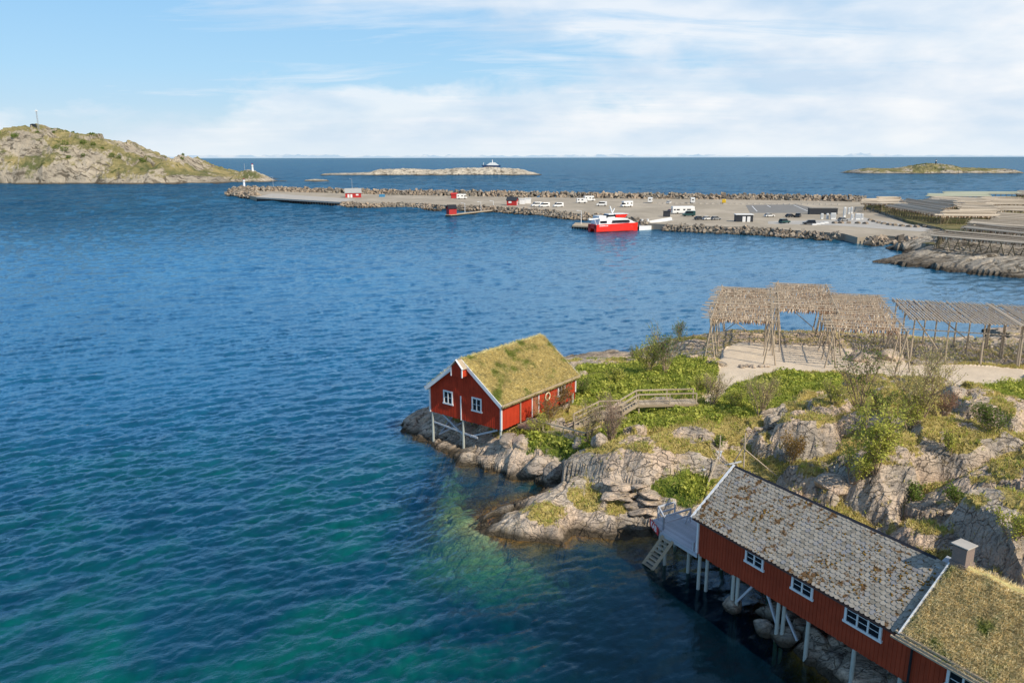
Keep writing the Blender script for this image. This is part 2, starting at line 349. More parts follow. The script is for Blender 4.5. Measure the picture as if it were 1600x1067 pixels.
cp += [tuple(B(a, n, z)) for a, n, z in [(-2, 4.5, 1.0), (1, 6, 2.0), (4, 6, 2.6), (8, 6, 2.8), (12, 6, 3.2), (8, 3, 1.0), (12, 3, 1.2), (11, 1, .5), (14, 1, .5), (20, 5, 3.5), (20, 1, 1), (28, 5, 4), (17, 9, 5), (24, 10, 6), (-1, 7, 2.4)]]
cp += [(60, 30, 6), (80, 30, 6), (85, 60, 6.5), (85, 90, 5.5), (85, 112, 4), (65, 50, 7), (60, 68, 6.0), (70, 78, 5), (70, 100, 4.0), (45, 22, 5)]
cp += [tuple(P(x, y, 0).to_2d())+(z,) for x, y, z in [(700, 735, -.7), (750, 770, -.6), (800, 775, -.7), (710, 800, -.9), (690, 790, -1.3), (760, 850, -.9), (850, 858, -1.0), (720, 870, -1.6), (760, 885, -1.9), (640, 820, -3.2), (620, 740, -3.2), (650, 628, -1.2), (620, 640, -3.0), (580, 660, -4.5), (600, 700, -4.0), (800, 900, -2.6), (900, 870, -2.0), (950, 930, -4), (1020, 900, -3.4), (1060, 960, -3.6), (1000, 1010, -3.0), (850, 1000, -3.4), (500, 1040, -3.0), (490, 985, -4.0), (430, 940, -6), (600, 1020, -4.2), (960, 1050, -2.2), (1080, 1060, -2.0), (230, 940, -4.2), (60, 1000, -8), (0, 900, -10), (300, 700, -10), (0, 600, -12), (500, 550, -12), (200, 1060, -8), (350, 850, -9), (700, 540, -8), (900, 520, -6), (1100, 480, -7), (1300, 470, -7), (1500, 470, -6), (900, 760+70, -.3), (950, 836, -.9), (1000, 850, -1.4)]]
cp += [(-60, 60, -14), (-60, 20, -12), (-60, 130, -14), (0, 130, -14), (80, 140, -10), (-30, 20, -6), (20, 18, -3), (40, 5, -2)]
cp += [(x, y, 0.0) for x, y in coast[:-12]]
tps = TPS(cp, .0006)
NX0, NX1, NY0, NY1, ST = -50., 84., 20., 126., .16
gx = np.arange(NX0, NX1+.01, ST); gy = np.arange(NY0, NY1+.01, ST)
GX, GY = np.meshgrid(gx, gy)
cx_, cy_ = np.meshgrid(np.arange(NX0, NX1+1.1, 1.0), np.arange(NY0, NY1+1.1, 1.0))
def bil(A, x, y, st=ST):
    fx = np.clip((x-NX0)/st, 0, A.shape[1]-1.001); fy = np.clip((y-NY0)/st, 0, A.shape[0]-1.001)
    ix = fx.astype(int); iy = fy.astype(int); fx = fx-ix; fy = fy-iy
    return (A[iy, ix]*(1-fx)+A[iy, ix+1]*fx)*(1-fy)+(A[iy+1, ix]*(1-fx)+A[iy+1, ix+1]*fx)*fy
h0 = bil(tps(cx_, cy_), GX, GY, 1.0)
wx = GX+perlin(GX*.5, GY*.5, 3)*.7+perlin(GX*1.7, GY*1.7, 5)*.25; wy = GY+perlin(GX*.5, GY*.5, 8)*.7+perlin(GX*1.7, GY*1.7, 9)*.25
dist = polydist(wx, wy, coast); ins = inpoly(wx, wy, coast)
steep = sstep(58, 72, GY+.45*(GX+10))
h = np.where(ins, np.maximum(h0, np.minimum(.05+.55*dist, .5)), np.minimum(h0, -.05-.30*np.minimum(dist, 3)))
cove = sstep(1.15, .75, np.hypot(GX-1.0, (GY-55)*.9)/14)
h = np.where(ins, h, h-(1-cove)*np.minimum(dist, 6)*1.0-steep*np.minimum(dist, 9)*.8)
BASE = h.copy()
def ground_hit(px, py):
    "where the line from the drone through a photo point meets the shore"
    o = np.array([0, 0, CH]); d = np.array(P(px, py, 0))-o
    t = .5
    while t < 1.0:
        p = o+d*t
        if NX0 < p[0] < NX1 and NY0 < p[1] < NY1 and bil(BASE, np.array(p[0]), np.array(p[1])) >= p[2]: break
        t += .0015
    return (float(p[0]), float(p[1]))
def mask(polys, soft):
    m = np.zeros(GX.shape)
    for pl in polys:
        pw = [ground_hit(x, y) for x, y in pl]
        a = np.array(pw); x0, y0 = a.min(0)-soft-1; x1, y1 = a.max(0)+soft+1
        i0, i1 = np.searchsorted(gx, [x0, x1]); j0, j1 = np.searchsorted(gy, [y0, y1])
        X = GX[j0:j1, i0:i1]; Y = GY[j0:j1, i0:i1]
        d = polydist(X, Y, pw); d = np.where(inpoly(X, Y, pw), d, -d)
        m[j0:j1, i0:i1] = np.maximum(m[j0:j1, i0:i1], sstep(-soft, soft, d))
    return m
gravel = mask([[(1098, 628), (1118, 602), (1122, 580), (1128, 548), (1150, 536), (1240, 540), (1330, 545), (1400, 556), (1425, 572), (1500, 570), (1602, 577), (1602, 594), (1540, 603), (1500, 603), (1440, 594), (1380, 585), (1300, 584), (1230, 581), (1180, 590), (1140, 607), (1108, 632)]], .6)
green = mask([[(1120, 610), (1180, 592), (1240, 583), (1310, 588), (1325, 605), (1240, 618), (1215, 640), (1170, 655), (1120, 650), (1085, 640)], [(1522, 600), (1602, 592), (1602, 628), (1560, 618)],
 [(895, 590), (960, 584), (1020, 578), (1060, 560), (1095, 565), (1125, 578), (1110, 610), (1085, 620), (990, 625), (940, 640), (895, 640)], [(985, 645), (1100, 632), (1150, 650), (1100, 660), (1030, 668), (985, 675), (955, 690), (930, 680)],
 [(808, 675), (850, 672), (920, 690), (945, 700), (925, 735), (900, 740), (885, 715), (850, 708), (812, 700)], [(1010, 765), (1060, 745), (1120, 735), (1110, 770), (1080, 795), (1045, 785)], [(900, 562), (1000, 560), (1010, 580), (900, 585)]], .9)
dryp = mask([[(995, 655), (1060, 640), (1150, 655), (1160, 690), (1100, 672), (1010, 675)], [(905, 742), (960, 745), (1010, 775), (960, 790), (920, 770)], [(1215, 690), (1290, 690), (1340, 712), (1300, 735), (1240, 715)], [(1330, 680), (1440, 670), (1545, 660), (1560, 680), (1470, 690), (1400, 700), (1340, 700)],
 [(1180, 730), (1250, 750), (1330, 790), (1400, 800), (1390, 830), (1300, 800), (1200, 750)], [(1480, 680), (1602, 670), (1602, 730), (1540, 725), (1490, 700)], [(1150, 690), (1230, 700), (1220, 740), (1160, 725)], [(1300, 590), (1400, 600), (1480, 620), (1500, 650), (1380, 660), (1330, 640)], [(1500, 860), (1600, 880), (1600, 920), (1530, 900)], [(1430, 575), (1500, 568), (1602, 572), (1602, 580), (1440, 580)], [(1440, 740), (1500, 720), (1560, 745), (1500, 800), (1450, 790)]], .9)
pth = sstep(.3, .7, gravel)
nz0 = perlin(GX*.22, GY*.22, 21); 
vegm = np.clip(np.maximum(green*1.0, dryp*.85)+.45*sstep(.05, .3, nz0)*(h > 1.6), 0, 1)*(1-pth)*sstep(.5, 1.6, h)
rock = (1-sstep(.35, .75, vegm))*(1-pth)*sstep(-3.5, -.3, h+.4)
sy_, sx_ = np.gradient(h, ST); slp = np.hypot(sx_, sy_); nzv = perlin(GX*.35, GY*.35, 71)+.4*perlin(GX*1.3, GY*1.3, 73)
# blocks, ledges and cracks of the bare rock
rx = GX*.8+GY*.6; ry = -GX*.6+GY*.8
f1, f2, idd, ox, oy = voronoi(rx*.30+perlin(GX*.4, GY*.4, 2)*.35, ry*.52+perlin(GX*.4, GY*.4, 4)*.35, 1)
tilt = ((idd*37 % 101)/101.-.5)*ox+((idd*53 % 97)/97.-.5)*oy
blk = ((idd*29 % 89)/89.-.5)*.55+tilt*1.15-np.exp(-((f2-f1)/.06)**2)*.42
g1, g2, id2, ox2, oy2 = voronoi(rx*.85+perlin(GX, GY, 12)*.3, ry*1.5+perlin(GX, GY, 14)*.3, 5)
blk2 = ((id2*29 % 89)/89.-.5)*.08+((id2*37 % 101)/101.-.5)*ox2*.25-np.exp(-((g2-g1)/.06)**2)*.07
big = fbm(GX*.16, GY*.16, 3, 31)*.9+fbm(rx*.35, ry*.9, 5, 41, True)*.30+fbm(rx*1.1, ry*3.6, 4, 45, True)*.10
amp = np.where(h > 0, np.minimum(1, .45+h*.3), .8)*(1-.6*sstep(82, 92, GY+.25*(GX-30)))
h = h+rock*amp*(blk+blk2+big*.7)+vegm*(1-rock)*(fbm(GX*.5, GY*.5, 3, 51)*.35)+pth*fbm(GX*.5, GY*.5, 3, 61)*.06
rsd = np.random.default_rng(77)
for (x, y, w, hk) in MOUNDS:
    cx, cy = ground_hit(x, y+w*hk*.2); cz = float(bil(BASE, np.array(cx), np.array(cy))); dp = math.dist((cx, cy, cz), (0, 0, CH)); rad = w*dp/F*.62; hm = rad*hk*.80
    i0, i1 = np.searchsorted(gx, [cx-rad*2.2, cx+rad*2.2]); j0, j1 = np.searchsorted(gy, [cy-rad*2.2, cy+rad*2.2])
    X_ = GX[j0:j1, i0:i1]; Y_ = GY[j0:j1, i0:i1]; jx = perlin(X_*.45, Y_*.45, 3)*.5+perlin(X_*1.6, Y_*1.6, 7)*.12; jy = perlin(X_*.45, Y_*.45, 13)*.5
    xx = (X_-cx+jx)/rad; yy = (Y_-cy+jy)/(rad*.85)
    dome = np.full(X_.shape, 1.0)+.10*xx*rsd.normal(0, 1)+.10*yy*rsd.normal(0, 1)
    for k_ in range(9):
        a_ = (k_+rsd.random()*.8)/9*2*np.pi; sl2 = rsd.choice([.7, 1.3, 2.6, 4.0]); off = rsd.uniform(.55, 1.0)
        dome = np.minimum(dome, 1.0-sl2*(xx*np.cos(a_)+yy*np.sin(a_)-off*.72))
    top_ = BASE[j0:j1, i0:i1]*.35+cz*.65-.2+hm*dome
    cur = h[j0:j1, i0:i1]; det = (rock*0+blk*.28+blk2*.55+fbm(rx*.5, ry*1.6, 4, 91, True)*.16)[j0:j1, i0:i1]
    m_ = (top_+det > cur) & (dome > -.6)
    h[j0:j1, i0:i1] = np.where(m_, top_+det, cur)
    grow_ = sstep(.78, .98, dome+perlin(X_*.7, Y_*.7, 41)*.22)*(perlin(X_*.4, Y_*.4, 43) > -.12)
    vegm[j0:j1, i0:i1] = np.where(m_, .75*grow_, vegm[j0:j1, i0:i1]); dryp[j0:j1, i0:i1] = np.where(m_, .8*grow_, dryp[j0:j1, i0:i1]); green[j0:j1, i0:i1] = np.where(m_, .25*grow_, green[j0:j1, i0:i1])
def blur(A, n):
    for _ in range(n): A = (A+np.roll(A, 1, 0)+np.roll(A, -1, 0)+np.roll(A, 1, 1)+np.roll(A, -1, 1))/5
    return A
hb_ = blur(h, 12); sy_, sx_ = np.gradient(hb_, ST); slp = np.hypot(sx_, sy_); low_ = blur(hb_, 60)-hb_
auto = sstep(.75, .40, slp-.55*low_-.30*nzv)*sstep(1.6, 2.4, h+perlin(GX*.3, GY*.3, 75))*(1-pth)*sstep(-.35, .05, nzv+.8*low_)*(1-.8*sstep(78, 84, GY+.3*(GX-40))*(GX > 18))
vegm = np.maximum(vegm, .8*auto); dryp = np.maximum(dryp, .75*auto*(green < .5))
# flat ground stays below the buildings' floors
for (O_, rz_, X0, X1, Y0, Y1, top) in ((BO, BRZ, -.5, 30, -.3, 6.6, 1.6), (HO, HRZ, -.4, 13.2, -.4, 9, 2.7)):
    lx = (GX-O_.x)*math.cos(rz_)+(GY-O_.y)*math.sin(rz_); ly = -(GX-O_.x)*math.sin(rz_)+(GY-O_.y)*math.cos(rz_)
    ins_ = sstep(-.5, 0, lx-X0)*sstep(-.5, 0, X1-lx)*sstep(-.5, 0, ly-Y0)*sstep(-.5, 0, Y1-ly)
    h = np.where(h > top, h*(1-ins_)+top*ins_, h)
shallow = sstep(-4.5, -.4, h)
kelpm = np.clip(mask([[(735, 728), (800, 745), (845, 760), (830, 800), (775, 825), (745, 800), (735, 770)], [(770, 830), (860, 838), (990, 825), (1040, 840), (1090, 900), (1060, 960), (1000, 930), (900, 870), (800, 860)], [(1000, 960), (1200, 1000), (1300, 1066), (1000, 1066)]], 1.2), 0, 1)
clear = mask([[(685, 725), (735, 740), (745, 800), (770, 838), (820, 858), (900, 870), (860, 890), (720, 895), (655, 870), (645, 820), (680, 780)], [(1000, 1000), (920, 990), (940, 1062), (1010, 1062)], [(440, 1020), (560, 1000), (580, 1062), (440, 1062)]], 1.5)
HG = h
nyv, nxv = GX.shape
idx = np.arange(nxv*nyv).reshape(nyv, nxv)
quads = np.stack([idx[:-1, :-1], idx[:-1, 1:], idx[1:, 1:], idx[1:, :-1]], -1).reshape(-1, 4)
ground = npmesh('ground', np.stack([GX, GY, HG], -1).reshape(-1, 3), quads, M['ground'], attrs=dict(veg=np.where(pth > .5, 0, vegm), dry=np.where(green > dryp, .1, .75), gravel=gravel, kelp=.75+.35*kelpm-.5*clear))
tag(ground, 'rocky shore with grass, moss and gravel running down under the sea', kind='structure'); ground['kind'] = 'structure'
def gh(x, y): return float(bil(HG, np.array(x), np.array(y)))
def G(px, py):
    x, y = ground_hit(px, py); return Vector((x, y, gh(x, y)))

# ------------------------------------------------------------------ sea
def axis(a, b, st, far):
    v = list(np.arange(a, b+.01, st)); s = st; x = b
    while x < far: s *= 1.6; x += s; v.append(x)
    s = st; x = a
    while x > -far: s *= 1.6; x -= s; v.insert(0, x)
    return np.array(v)
rows_ = [27.0]
while rows_[-1] < 60000: y_ = rows_[-1]; rows_.append(y_+max(.15+.12*min(max(y_-60, 0)/80, 1), y_*y_/24000 if y_ < 2500 else y_*.3))
low_rows = [-60000., -20000, -6000, -2000, -600, -200, -60, -20, 0, 10, 18, 24]
SYv = np.array(low_rows+rows_); rat = np.arange(-.92, .9201, .00185); ext = [1.0, 1.1, 1.3, 1.6, 2, 2.6, 3.5, 5, 8, 13, 22, 40, 70]; rat = np.concatenate([-np.array(ext[::-1]), rat, ext])
RT, SY = np.meshgrid(rat, SYv); SX = np.clip(RT*np.maximum(SY, 27), -120000, 120000); near = (SX > NX0) & (SX < NX1) & (SY > NY0) & (SY < NY1)
dep = np.where(near, -bil(HG, SX, SY), 14.)
edge = np.clip(np.minimum.reduce([SX-NX0, NX1-SX, (SY-NY0)*3, NY1-SY])/14, 0, 1)
dep = np.where(near, dep*edge+14*(1-edge), 14.); dep = np.maximum(dep, 0)
def wave_tile(N, L, lp, slope, seed, crestdeg, spread, chop):
    "wind sea from a directional spectrum: height and horizontal shift on a periodic tile"
    r = np.random.default_rng(seed); k1 = np.fft.fftfreq(N, L/N)*2*np.pi; KX_, KY_ = np.meshgrid(k1, k1); K = np.hypot(KX_, KY_); K[0, 0] = 1e9
    kp = 2*np.pi/lp; ca = np.cos(np.arctan2(KY_, KX_)-R(crestdeg+90)); D = spread+(1-spread)*np.abs(ca)**6
    A = np.sqrt(np.exp(-.8*(kp/K)**3)/K**4.1*D)*np.exp(-(K*.03)**2); A[0, 0] = 0
    H_ = A*(r.normal(size=(N, N))+1j*r.normal(size=(N, N)))
    K[0, 0] = 1; f = lambda Q: np.real(np.fft.ifft2(Q)); sl_ = np.sqrt((f(1j*KX_*H_)**2+f(1j*KY_*H_)**2).mean()); H_ *= slope/sl_
    return f(H_), f(-1j*KX_/K*H_)*chop, f(-1j*KY_/K*H_)*chop
def tile_at(T3, L, x, y):
    N = T3[0].shape[0]; fx = (x/L % 1)*N; fy = (y/L % 1)*N; ix = fx.astype(int); iy = fy.astype(int); fx = fx-ix; fy = fy-iy; ix %= N; iy %= N; jx = (ix+1) % N; jy = (iy+1) % N
    return [(T[iy, ix]*(1-fx)+T[iy, jx]*fx)*(1-fy)+(T[jy, ix]*(1-fx)+T[jy, jx]*fx)*fy for T in T3]
c1 = B(4.5, -3); calm_shade = sstep(17, 5, np.hypot(SX-c1.x, (SY-c1.y)))
inr = (np.abs(RT) < .95)*sstep(27, 29, SY)
land = np.maximum(sstep(.2, 2.5, dep), 0); lull = .82+.35*np.clip(perlin(SX*.04, SY*.06, 91), -1, 1)
m1 = inr*(1-.8*calm_shade)*(.35+.65*land)*lull*sstep(330, 130, SY)
m3 = inr*sstep(90, 210, SY)*sstep(1500, 700, SY); m4 = inr*sstep(220, 500, SY)*sstep(9000, 2500, SY)
A1 = tile_at(wave_tile(512, 53.0, 3.1, .27, 1, 22, .06, 1.3), 53.0, SX, SY); A2 = tile_at(wave_tile(512, 37.0, 1.05, .23, 2, 34, .18, 1.1), 37.0, SX*.98+SY*.17, SY*.98-SX*.17)
A3 = tile_at(wave_tile(512, 310.0, 7.0, .19, 3, 20, .25, .8), 310.0, SX, SY); A4 = tile_at(wave_tile(512, 1300.0, 42.0, .14, 4, 15, .3, .5), 1300.0, SX, SY)
WZ = (A1[0]+A2[0])*m1+A3[0]*m3+A4[0]*m4*.8; WX = (A1[1]+A2[1])*m1+A3[1]*m3; WY = (A1[2]+A2[2])*m1+A3[2]*m3
WZ = np.where(near, WZ, np.maximum(WZ, -1.2)); wamp = sstep(420, 170, SY)*inr
t = NT('sea_water'); pos = t.geo('Position')
crest = t.map(pos, (1, 1, 1), (0, 0, R(-27)))          # x runs along the crests
wob = t.n('ShaderNodeTexNoise', Vector=pos, Scale=.10, Detail=2.0).outputs['Color']
wv = t.n('ShaderNodeVectorMath', dict(operation='MULTIPLY_ADD')); t.set(wv.inputs[0], wob); wv.inputs[1].default_value = (.9, .55, 0); t.set(wv.inputs[2], crest); cw = wv.outputs[0]
def ridge(v): return t.math('SUBTRACT', 1.0, t.math('ABSOLUTE', t.math('MULTIPLY_ADD', v, 2.0, -1.0)))
r1 = ridge(t.noise(t.map(cw, (.085, .50, 1)), 1.0, 3, .55)); r2 = ridge(t.noise(t.map(cw, (.22, 1.1, 1), (0, 0, .10), (9, 4, 0)), 1.0, 2, .5))
w1 = t.math('POWER', r1, 5.0); w1b = t.math('POWER', r2, 4.0)
w2 = t.noise(t.map(cw, (2.2, 4.2, 1), (0, 0, -.12)), 1.0, 5, .65, .3); w3 = t.noise(t.map(crest, (.03, .085, 1)), 1.0, 4, .55)
far = t.ramp(t.attr('flat'), [(0, 0.), (1, 1.)])
hh = t.math('MULTIPLY_ADD', w1, .34, t.math('MULTIPLY', w1b, .15)); hh = t.math('MULTIPLY_ADD', w3, .9, hh); hh = t.math('MULTIPLY', hh, far); hh = t.math('MULTIPLY_ADD', w2, t.math('MULTIPLY_ADD', far, .14, .05), hh)
cal = t.ramp(t.attr('calm_shade'), [(0, 1.), (1, .30)])
nb = t.n('ShaderNodeBump', Height=hh, Strength=1.0, Distance=t.math('MULTIPLY', cal, .85)).outputs[0]
d = t.attr('depth')
def beer(k): return t.math('POWER', math.exp(-k), d)
T = t.n('ShaderNodeCombineColor', _0=beer(.62), _1=beer(.42), _2=beer(.62)).outputs[0]
inv = t.n('ShaderNodeInvert', Color=T).outputs[0]
patch = t.noise(pos, .012, 5, .6, .5)
deepc = t.mix(t.ramp(patch, [(.35, 0.), (.65, 1.)]), (.005, .055, .112), (.008, .080, .150))
nearv = t.ramp(t.attr('teal'), [(0, 0.), (1, 1.)])
deepc = t.mix(nearv, deepc, (.001, .032, .056))
deepc = t.mix(t.attr('calm_shade'), deepc, (.0008, .008, .014))  # dark reflection of the boathouse put into the water colour here
gn = t.ramp(t.noise(t.map(pos, (1, 1, 1), (0, 0, 0), (3, 8, 0)), .085, 5, .6, .4), [(.44, 0.), (.66, 1.)])
deepc = t.mix(t.math('MULTIPLY', t.math('MULTIPLY', nearv, t.math('SUBTRACT', 1.0, t.attr('calm_shade'))), gn), deepc, (.001, .075, .060))
# wind texture: light and dark of small waves, put into colour and reflectance
sp1 = t.noise(t.map(pos, (.9, .36, 1), (0, 0, R(8))), 1.0, 3, .7); sp2 = t.noise(t.map(pos, (.20, .08, 1), (0, 0, R(-4))), 1.0, 4, .7); sp3 = t.noise(t.map(pos, (.05, .02, 1), (0, 0, R(3))), 1.0, 5, .75)
tex = t.math('ADD', t.math('MULTIPLY', sp1, .7), t.math('MULTIPLY_ADD', sp2, .9, t.math('MULTIPLY', sp3, 1.0)))
texr = t.ramp(t.math('MULTIPLY', tex, .385), [(.34, .0), (.64, 1.)])
gust = t.ramp(t.noise(t.map(pos, (.012, .03, 1), (0, 0, R(-15))), 1.0, 4, .6), [(.35, .75), (.7, 1.2)])
trough_shade = t.ramp(t.noise(t.map(cw, (.11, .62, 1), (0, 0, .05), (2, 7, 0)), 1.0, 4, .6), [(.36, .35), (.62, 1.25)])
deepc = t.mix(1.0, deepc, t.mix(texr, (.45, .5, .58), (1.5, 1.5, 1.5)), 'MULTIPLY'); deepc = t.mix(far, deepc, t.mix(1.0, deepc, trough_shade, 'MULTIPLY'))  # wave shading, bright flanks and dark troughs, painted into the body colour
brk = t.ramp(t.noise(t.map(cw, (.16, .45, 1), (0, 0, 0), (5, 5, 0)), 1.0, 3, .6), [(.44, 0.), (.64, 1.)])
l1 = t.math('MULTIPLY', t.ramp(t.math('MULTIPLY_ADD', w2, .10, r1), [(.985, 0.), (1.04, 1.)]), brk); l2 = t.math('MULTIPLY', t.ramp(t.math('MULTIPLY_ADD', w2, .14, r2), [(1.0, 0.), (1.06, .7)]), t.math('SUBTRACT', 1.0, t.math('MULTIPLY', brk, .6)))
rip_glint = t.ramp(w2, [(.52, 0.), (.74, .5)])
ck = t.math('MULTIPLY', rip_glint, far)
deepc = t.mix(t.math('MULTIPLY', ck, .62), deepc, (.19, .36, .45))  # pale sky glint on far ripples painted into the body colour
body = t.bsdf(t.mix(1.0, inv, deepc, 'MULTIPLY'), 1.0, spec=0)
trans = t.n('ShaderNodeBsdfTransparent', Color=T)
vol = t.n('ShaderNodeAddShader', _0=body.outputs[0], _1=trans.outputs[0])
fres = t.n('ShaderNodeFresnel', IOR=1.33, Normal=nb); ffn = t.math('MULTIPLY_ADD', fres.outputs[0], 2.4, -.05)
cap = t.math('MULTIPLY_ADD', far, -.20, .50); fmod = t.math('MULTIPLY_ADD', far, t.math('MULTIPLY_ADD', t.math('MULTIPLY', texr, gust), .9, -.55), 1.0)
ff = t.math('MINIMUM', t.math('MULTIPLY', ffn, fmod), cap)
gl = t.n('ShaderNodeBsdfGlossy', Color=(.62, .84, 1), Roughness=.06, Normal=nb)
M['sea'] = t.done(t.n('ShaderNodeMixShader', _0=ff, _1=vol.outputs[0], _2=gl.outputs[0]))
ix = np.arange(SX.size).reshape(SX.shape)
q = np.stack([ix[:-1, :-1], ix[:-1, 1:], ix[1:, 1:], ix[1:, :-1]], -1).reshape(-1, 4)
tealv = sstep(95, 42, SY-.15*SX)
sea = npmesh('sea', np.stack([SX+WX, SY+WY, WZ], -1).reshape(-1, 3), q, M['sea'], smooth=True, attrs=dict(flat=1-wamp, depth=dep, calm_shade=calm_shade, teal=tealv))
sea['kind'] = 'structure'; sea['label'] = 'wide blue sea rippled by wind with clear green shallows by the shore'

t = NT('deep_bed'); M['deepbed'] = t.done(t.bsdf(t.mix(t.noise(t.geo('Position'), .1, 4), (.010, .014, .012), (.03, .04, .03)), 1, spec=0))
sb_ = npmesh('seabed', [(-4000, -4000, -17), (4000, -4000, -17), (4000, 4000, -17), (-4000, 4000, -17)], [(0, 1, 2, 3)], M['deepbed']); sb_['kind'] = 'structure'; sb_['label'] = 'dark deep sea bed'
# ------------------------------------------------------------------ sky and sun
SUN = Vector((.70, -.714, 0)).normalized(); EL = R(41)
sd = Vector((SUN.x*math.cos(EL), SUN.y*math.cos(EL), math.sin(EL)))
sl = bpy.data.lights.new('sun', 'SUN'); sl.energy = 5.0; sl.angle = R(.6); sl.color = (1, .90, .74)
so = bpy.data.objects.new('sun', sl); COL.objects.link(so); so.rotation_euler = sd.to_track_quat('Z', 'Y').to_euler(); so.location = (60, -40, 60)
W = bpy.data.worlds.new('World'); S.world = W; W.use_nodes = True
class WT(NT):
    def __init__(s): s.t = W.node_tree; s.t.nodes.clear(); s.out = s.n('ShaderNodeOutputWorld')
w = WT()
sky = w.n('ShaderNodeTexSky', dict(sky_type='NISHITA', sun_disc=False, sun_elevation=EL, sun_rotation=math.atan2(SUN.x, SUN.y), altitude=30, air_density=1.0, dust_density=.6, ozone_density=2.0))
dr = w.coord('Generated'); sp = w.n('ShaderNodeSeparateXYZ', Vector=dr)
zc = w.math('MAXIMUM', sp.outputs[2], 0.0); k = w.math('ADD', zc, .10)
pl = w.n('ShaderNodeCombineXYZ', X=w.math('DIVIDE', sp.outputs[0], k), Y=w.math('DIVIDE', sp.outputs[1], k)).outputs[0]
ci = w.noise(w.map(pl, (.45, 1.25, 1), (0, 0, .35), (3.1, 1.2, 0)), 1.7, 9, .62, .6)
ci2 = w.noise(w.map(pl, (.16, .5, 1), (0, 0, -.1), (7.0, 2.6, 0)), 1.0, 4, .5)
side = w.math('MULTIPLY', sp.outputs[0], .30)
cf = w.ramp(w.math('ADD', w.math('MULTIPLY_ADD', ci, .55, w.math('MULTIPLY', ci2, .5)), side), [(.46, 0.), (.62, 1.)])
cu = w.noise(w.map(dr, (5, 5, 13)), 1.3, 7, .55, .2)
lowz = w.ramp(zc, [(0, .62), (.05, .50), (.10, .24), (.16, 0.)])
cuf = w.ramp(w.math('ADD', cu, w.math('MULTIPLY_ADD', lowz, .62, w.math('MULTIPLY', side, .9))), [(.62, 0.), (.76, 1.)])
shade = w.noise(w.map(dr, (3, 3, 9), (0, 0, 0), (4, 1, 0)), 2.2, 5, .5)
cloudc = w.mix(w.ramp(shade, [(.35, 0.), (.6, 1.)]), (6.3, 7.6, 9.1), (9.9, 9.9, 10.0))
grad = w.ramp(zc, [(0, (6.2, 7.7, 9.0)), (.10, (4.2, 7.2, 9.9)), (.25, (2.5, 5.8, 9.8)), (.5, (1.4, 3.2, 6.2)), (1, (.9, 2.2, 4.8))])
skc = w.mix(.82, sky.outputs[0], grad)
hi = w.ramp(zc, [(.26, .74), (.5, .25)]); c = w.mix(w.math('MULTIPLY', cf, hi), skc, cloudc); c = w.mix(w.math('MULTIPLY', cuf, .62), c, cloudc)
haze = w.ramp(zc, [(0, .75), (.03, .25), (.06, 0.)]); c = w.mix(haze, c, (8.0, 8.9, 9.6))
bg = w.n('ShaderNodeBackground', Color=c, Strength=.10); w.t.links.new(bg.outputs[0], w.out.inputs[0])

# ------------------------------------------------------------------ buildings
Z = Vector((0, 0, 1))
def obox(mb, c, u, n, du, dn, dz):
    c = Vector(c); u = Vector(u).normalized(); n = Vector(n).normalized(); vs = []
    for k in (-1, 1):
        for i, j in ((-1, -1), (1, -1), (1, 1), (-1, 1)): vs.append(c+u*i*du/2+n*j*dn/2+Z*k*dz/2)
    mb.add(vs, [(0, 3, 2, 1), (4, 5, 6, 7), (0, 1, 5, 4), (1, 2, 6, 5), (2, 3, 7, 6), (3, 0, 4, 7)])
def window(parent, c, u, n, w, h, sashes=2, rows=3, frame=.12, label=None, mull=.09):
    "white casement window: frame, sill and glazing bars, dark panes behind"
    c = Vector(c); u = Vector(u).normalized(); n = Vector(n).normalized(); mb = MB(); g = MB()
    o = c+n*.05
    for s in (-1, 1): obox(mb, o+u*s*(w/2-frame/2), u, n, frame, .10, h-2*frame)
    obox(mb, o+Z*(h/2-frame/2), u, n, w, .104, frame); obox(mb, o-Z*(h/2-frame/2), u, n, w+.12, .14, frame)
    iw = (w-2*frame)/sashes; ih = h-2*frame
    for k in range(1, sashes): obox(mb, o+u*(-w/2+frame+iw*k), u, n, mull, .09, ih)
    for k in range(sashes):
        cc = o+u*(-w/2+frame+iw*(k+.5))
        for r in range(1, rows): obox(mb, cc-n*.012+Z*(-ih/2+ih*r/rows), u, n, iw-mull, .05, .035)
    f = mb.build('window', M['white'], parent)
    if label: f['label'] = label
    obox(g, c+n*.03, u, n, w-2*frame+.02, .03, h-2*frame+.02); p = g.build('pane', M['glass'], f)
    return f
def cladding(a0, a1, zb, zt, put, step=.21, seedoff=0):
    "vertical board-and-batten face; put(a, z0, z1, width, depth) adds one board"
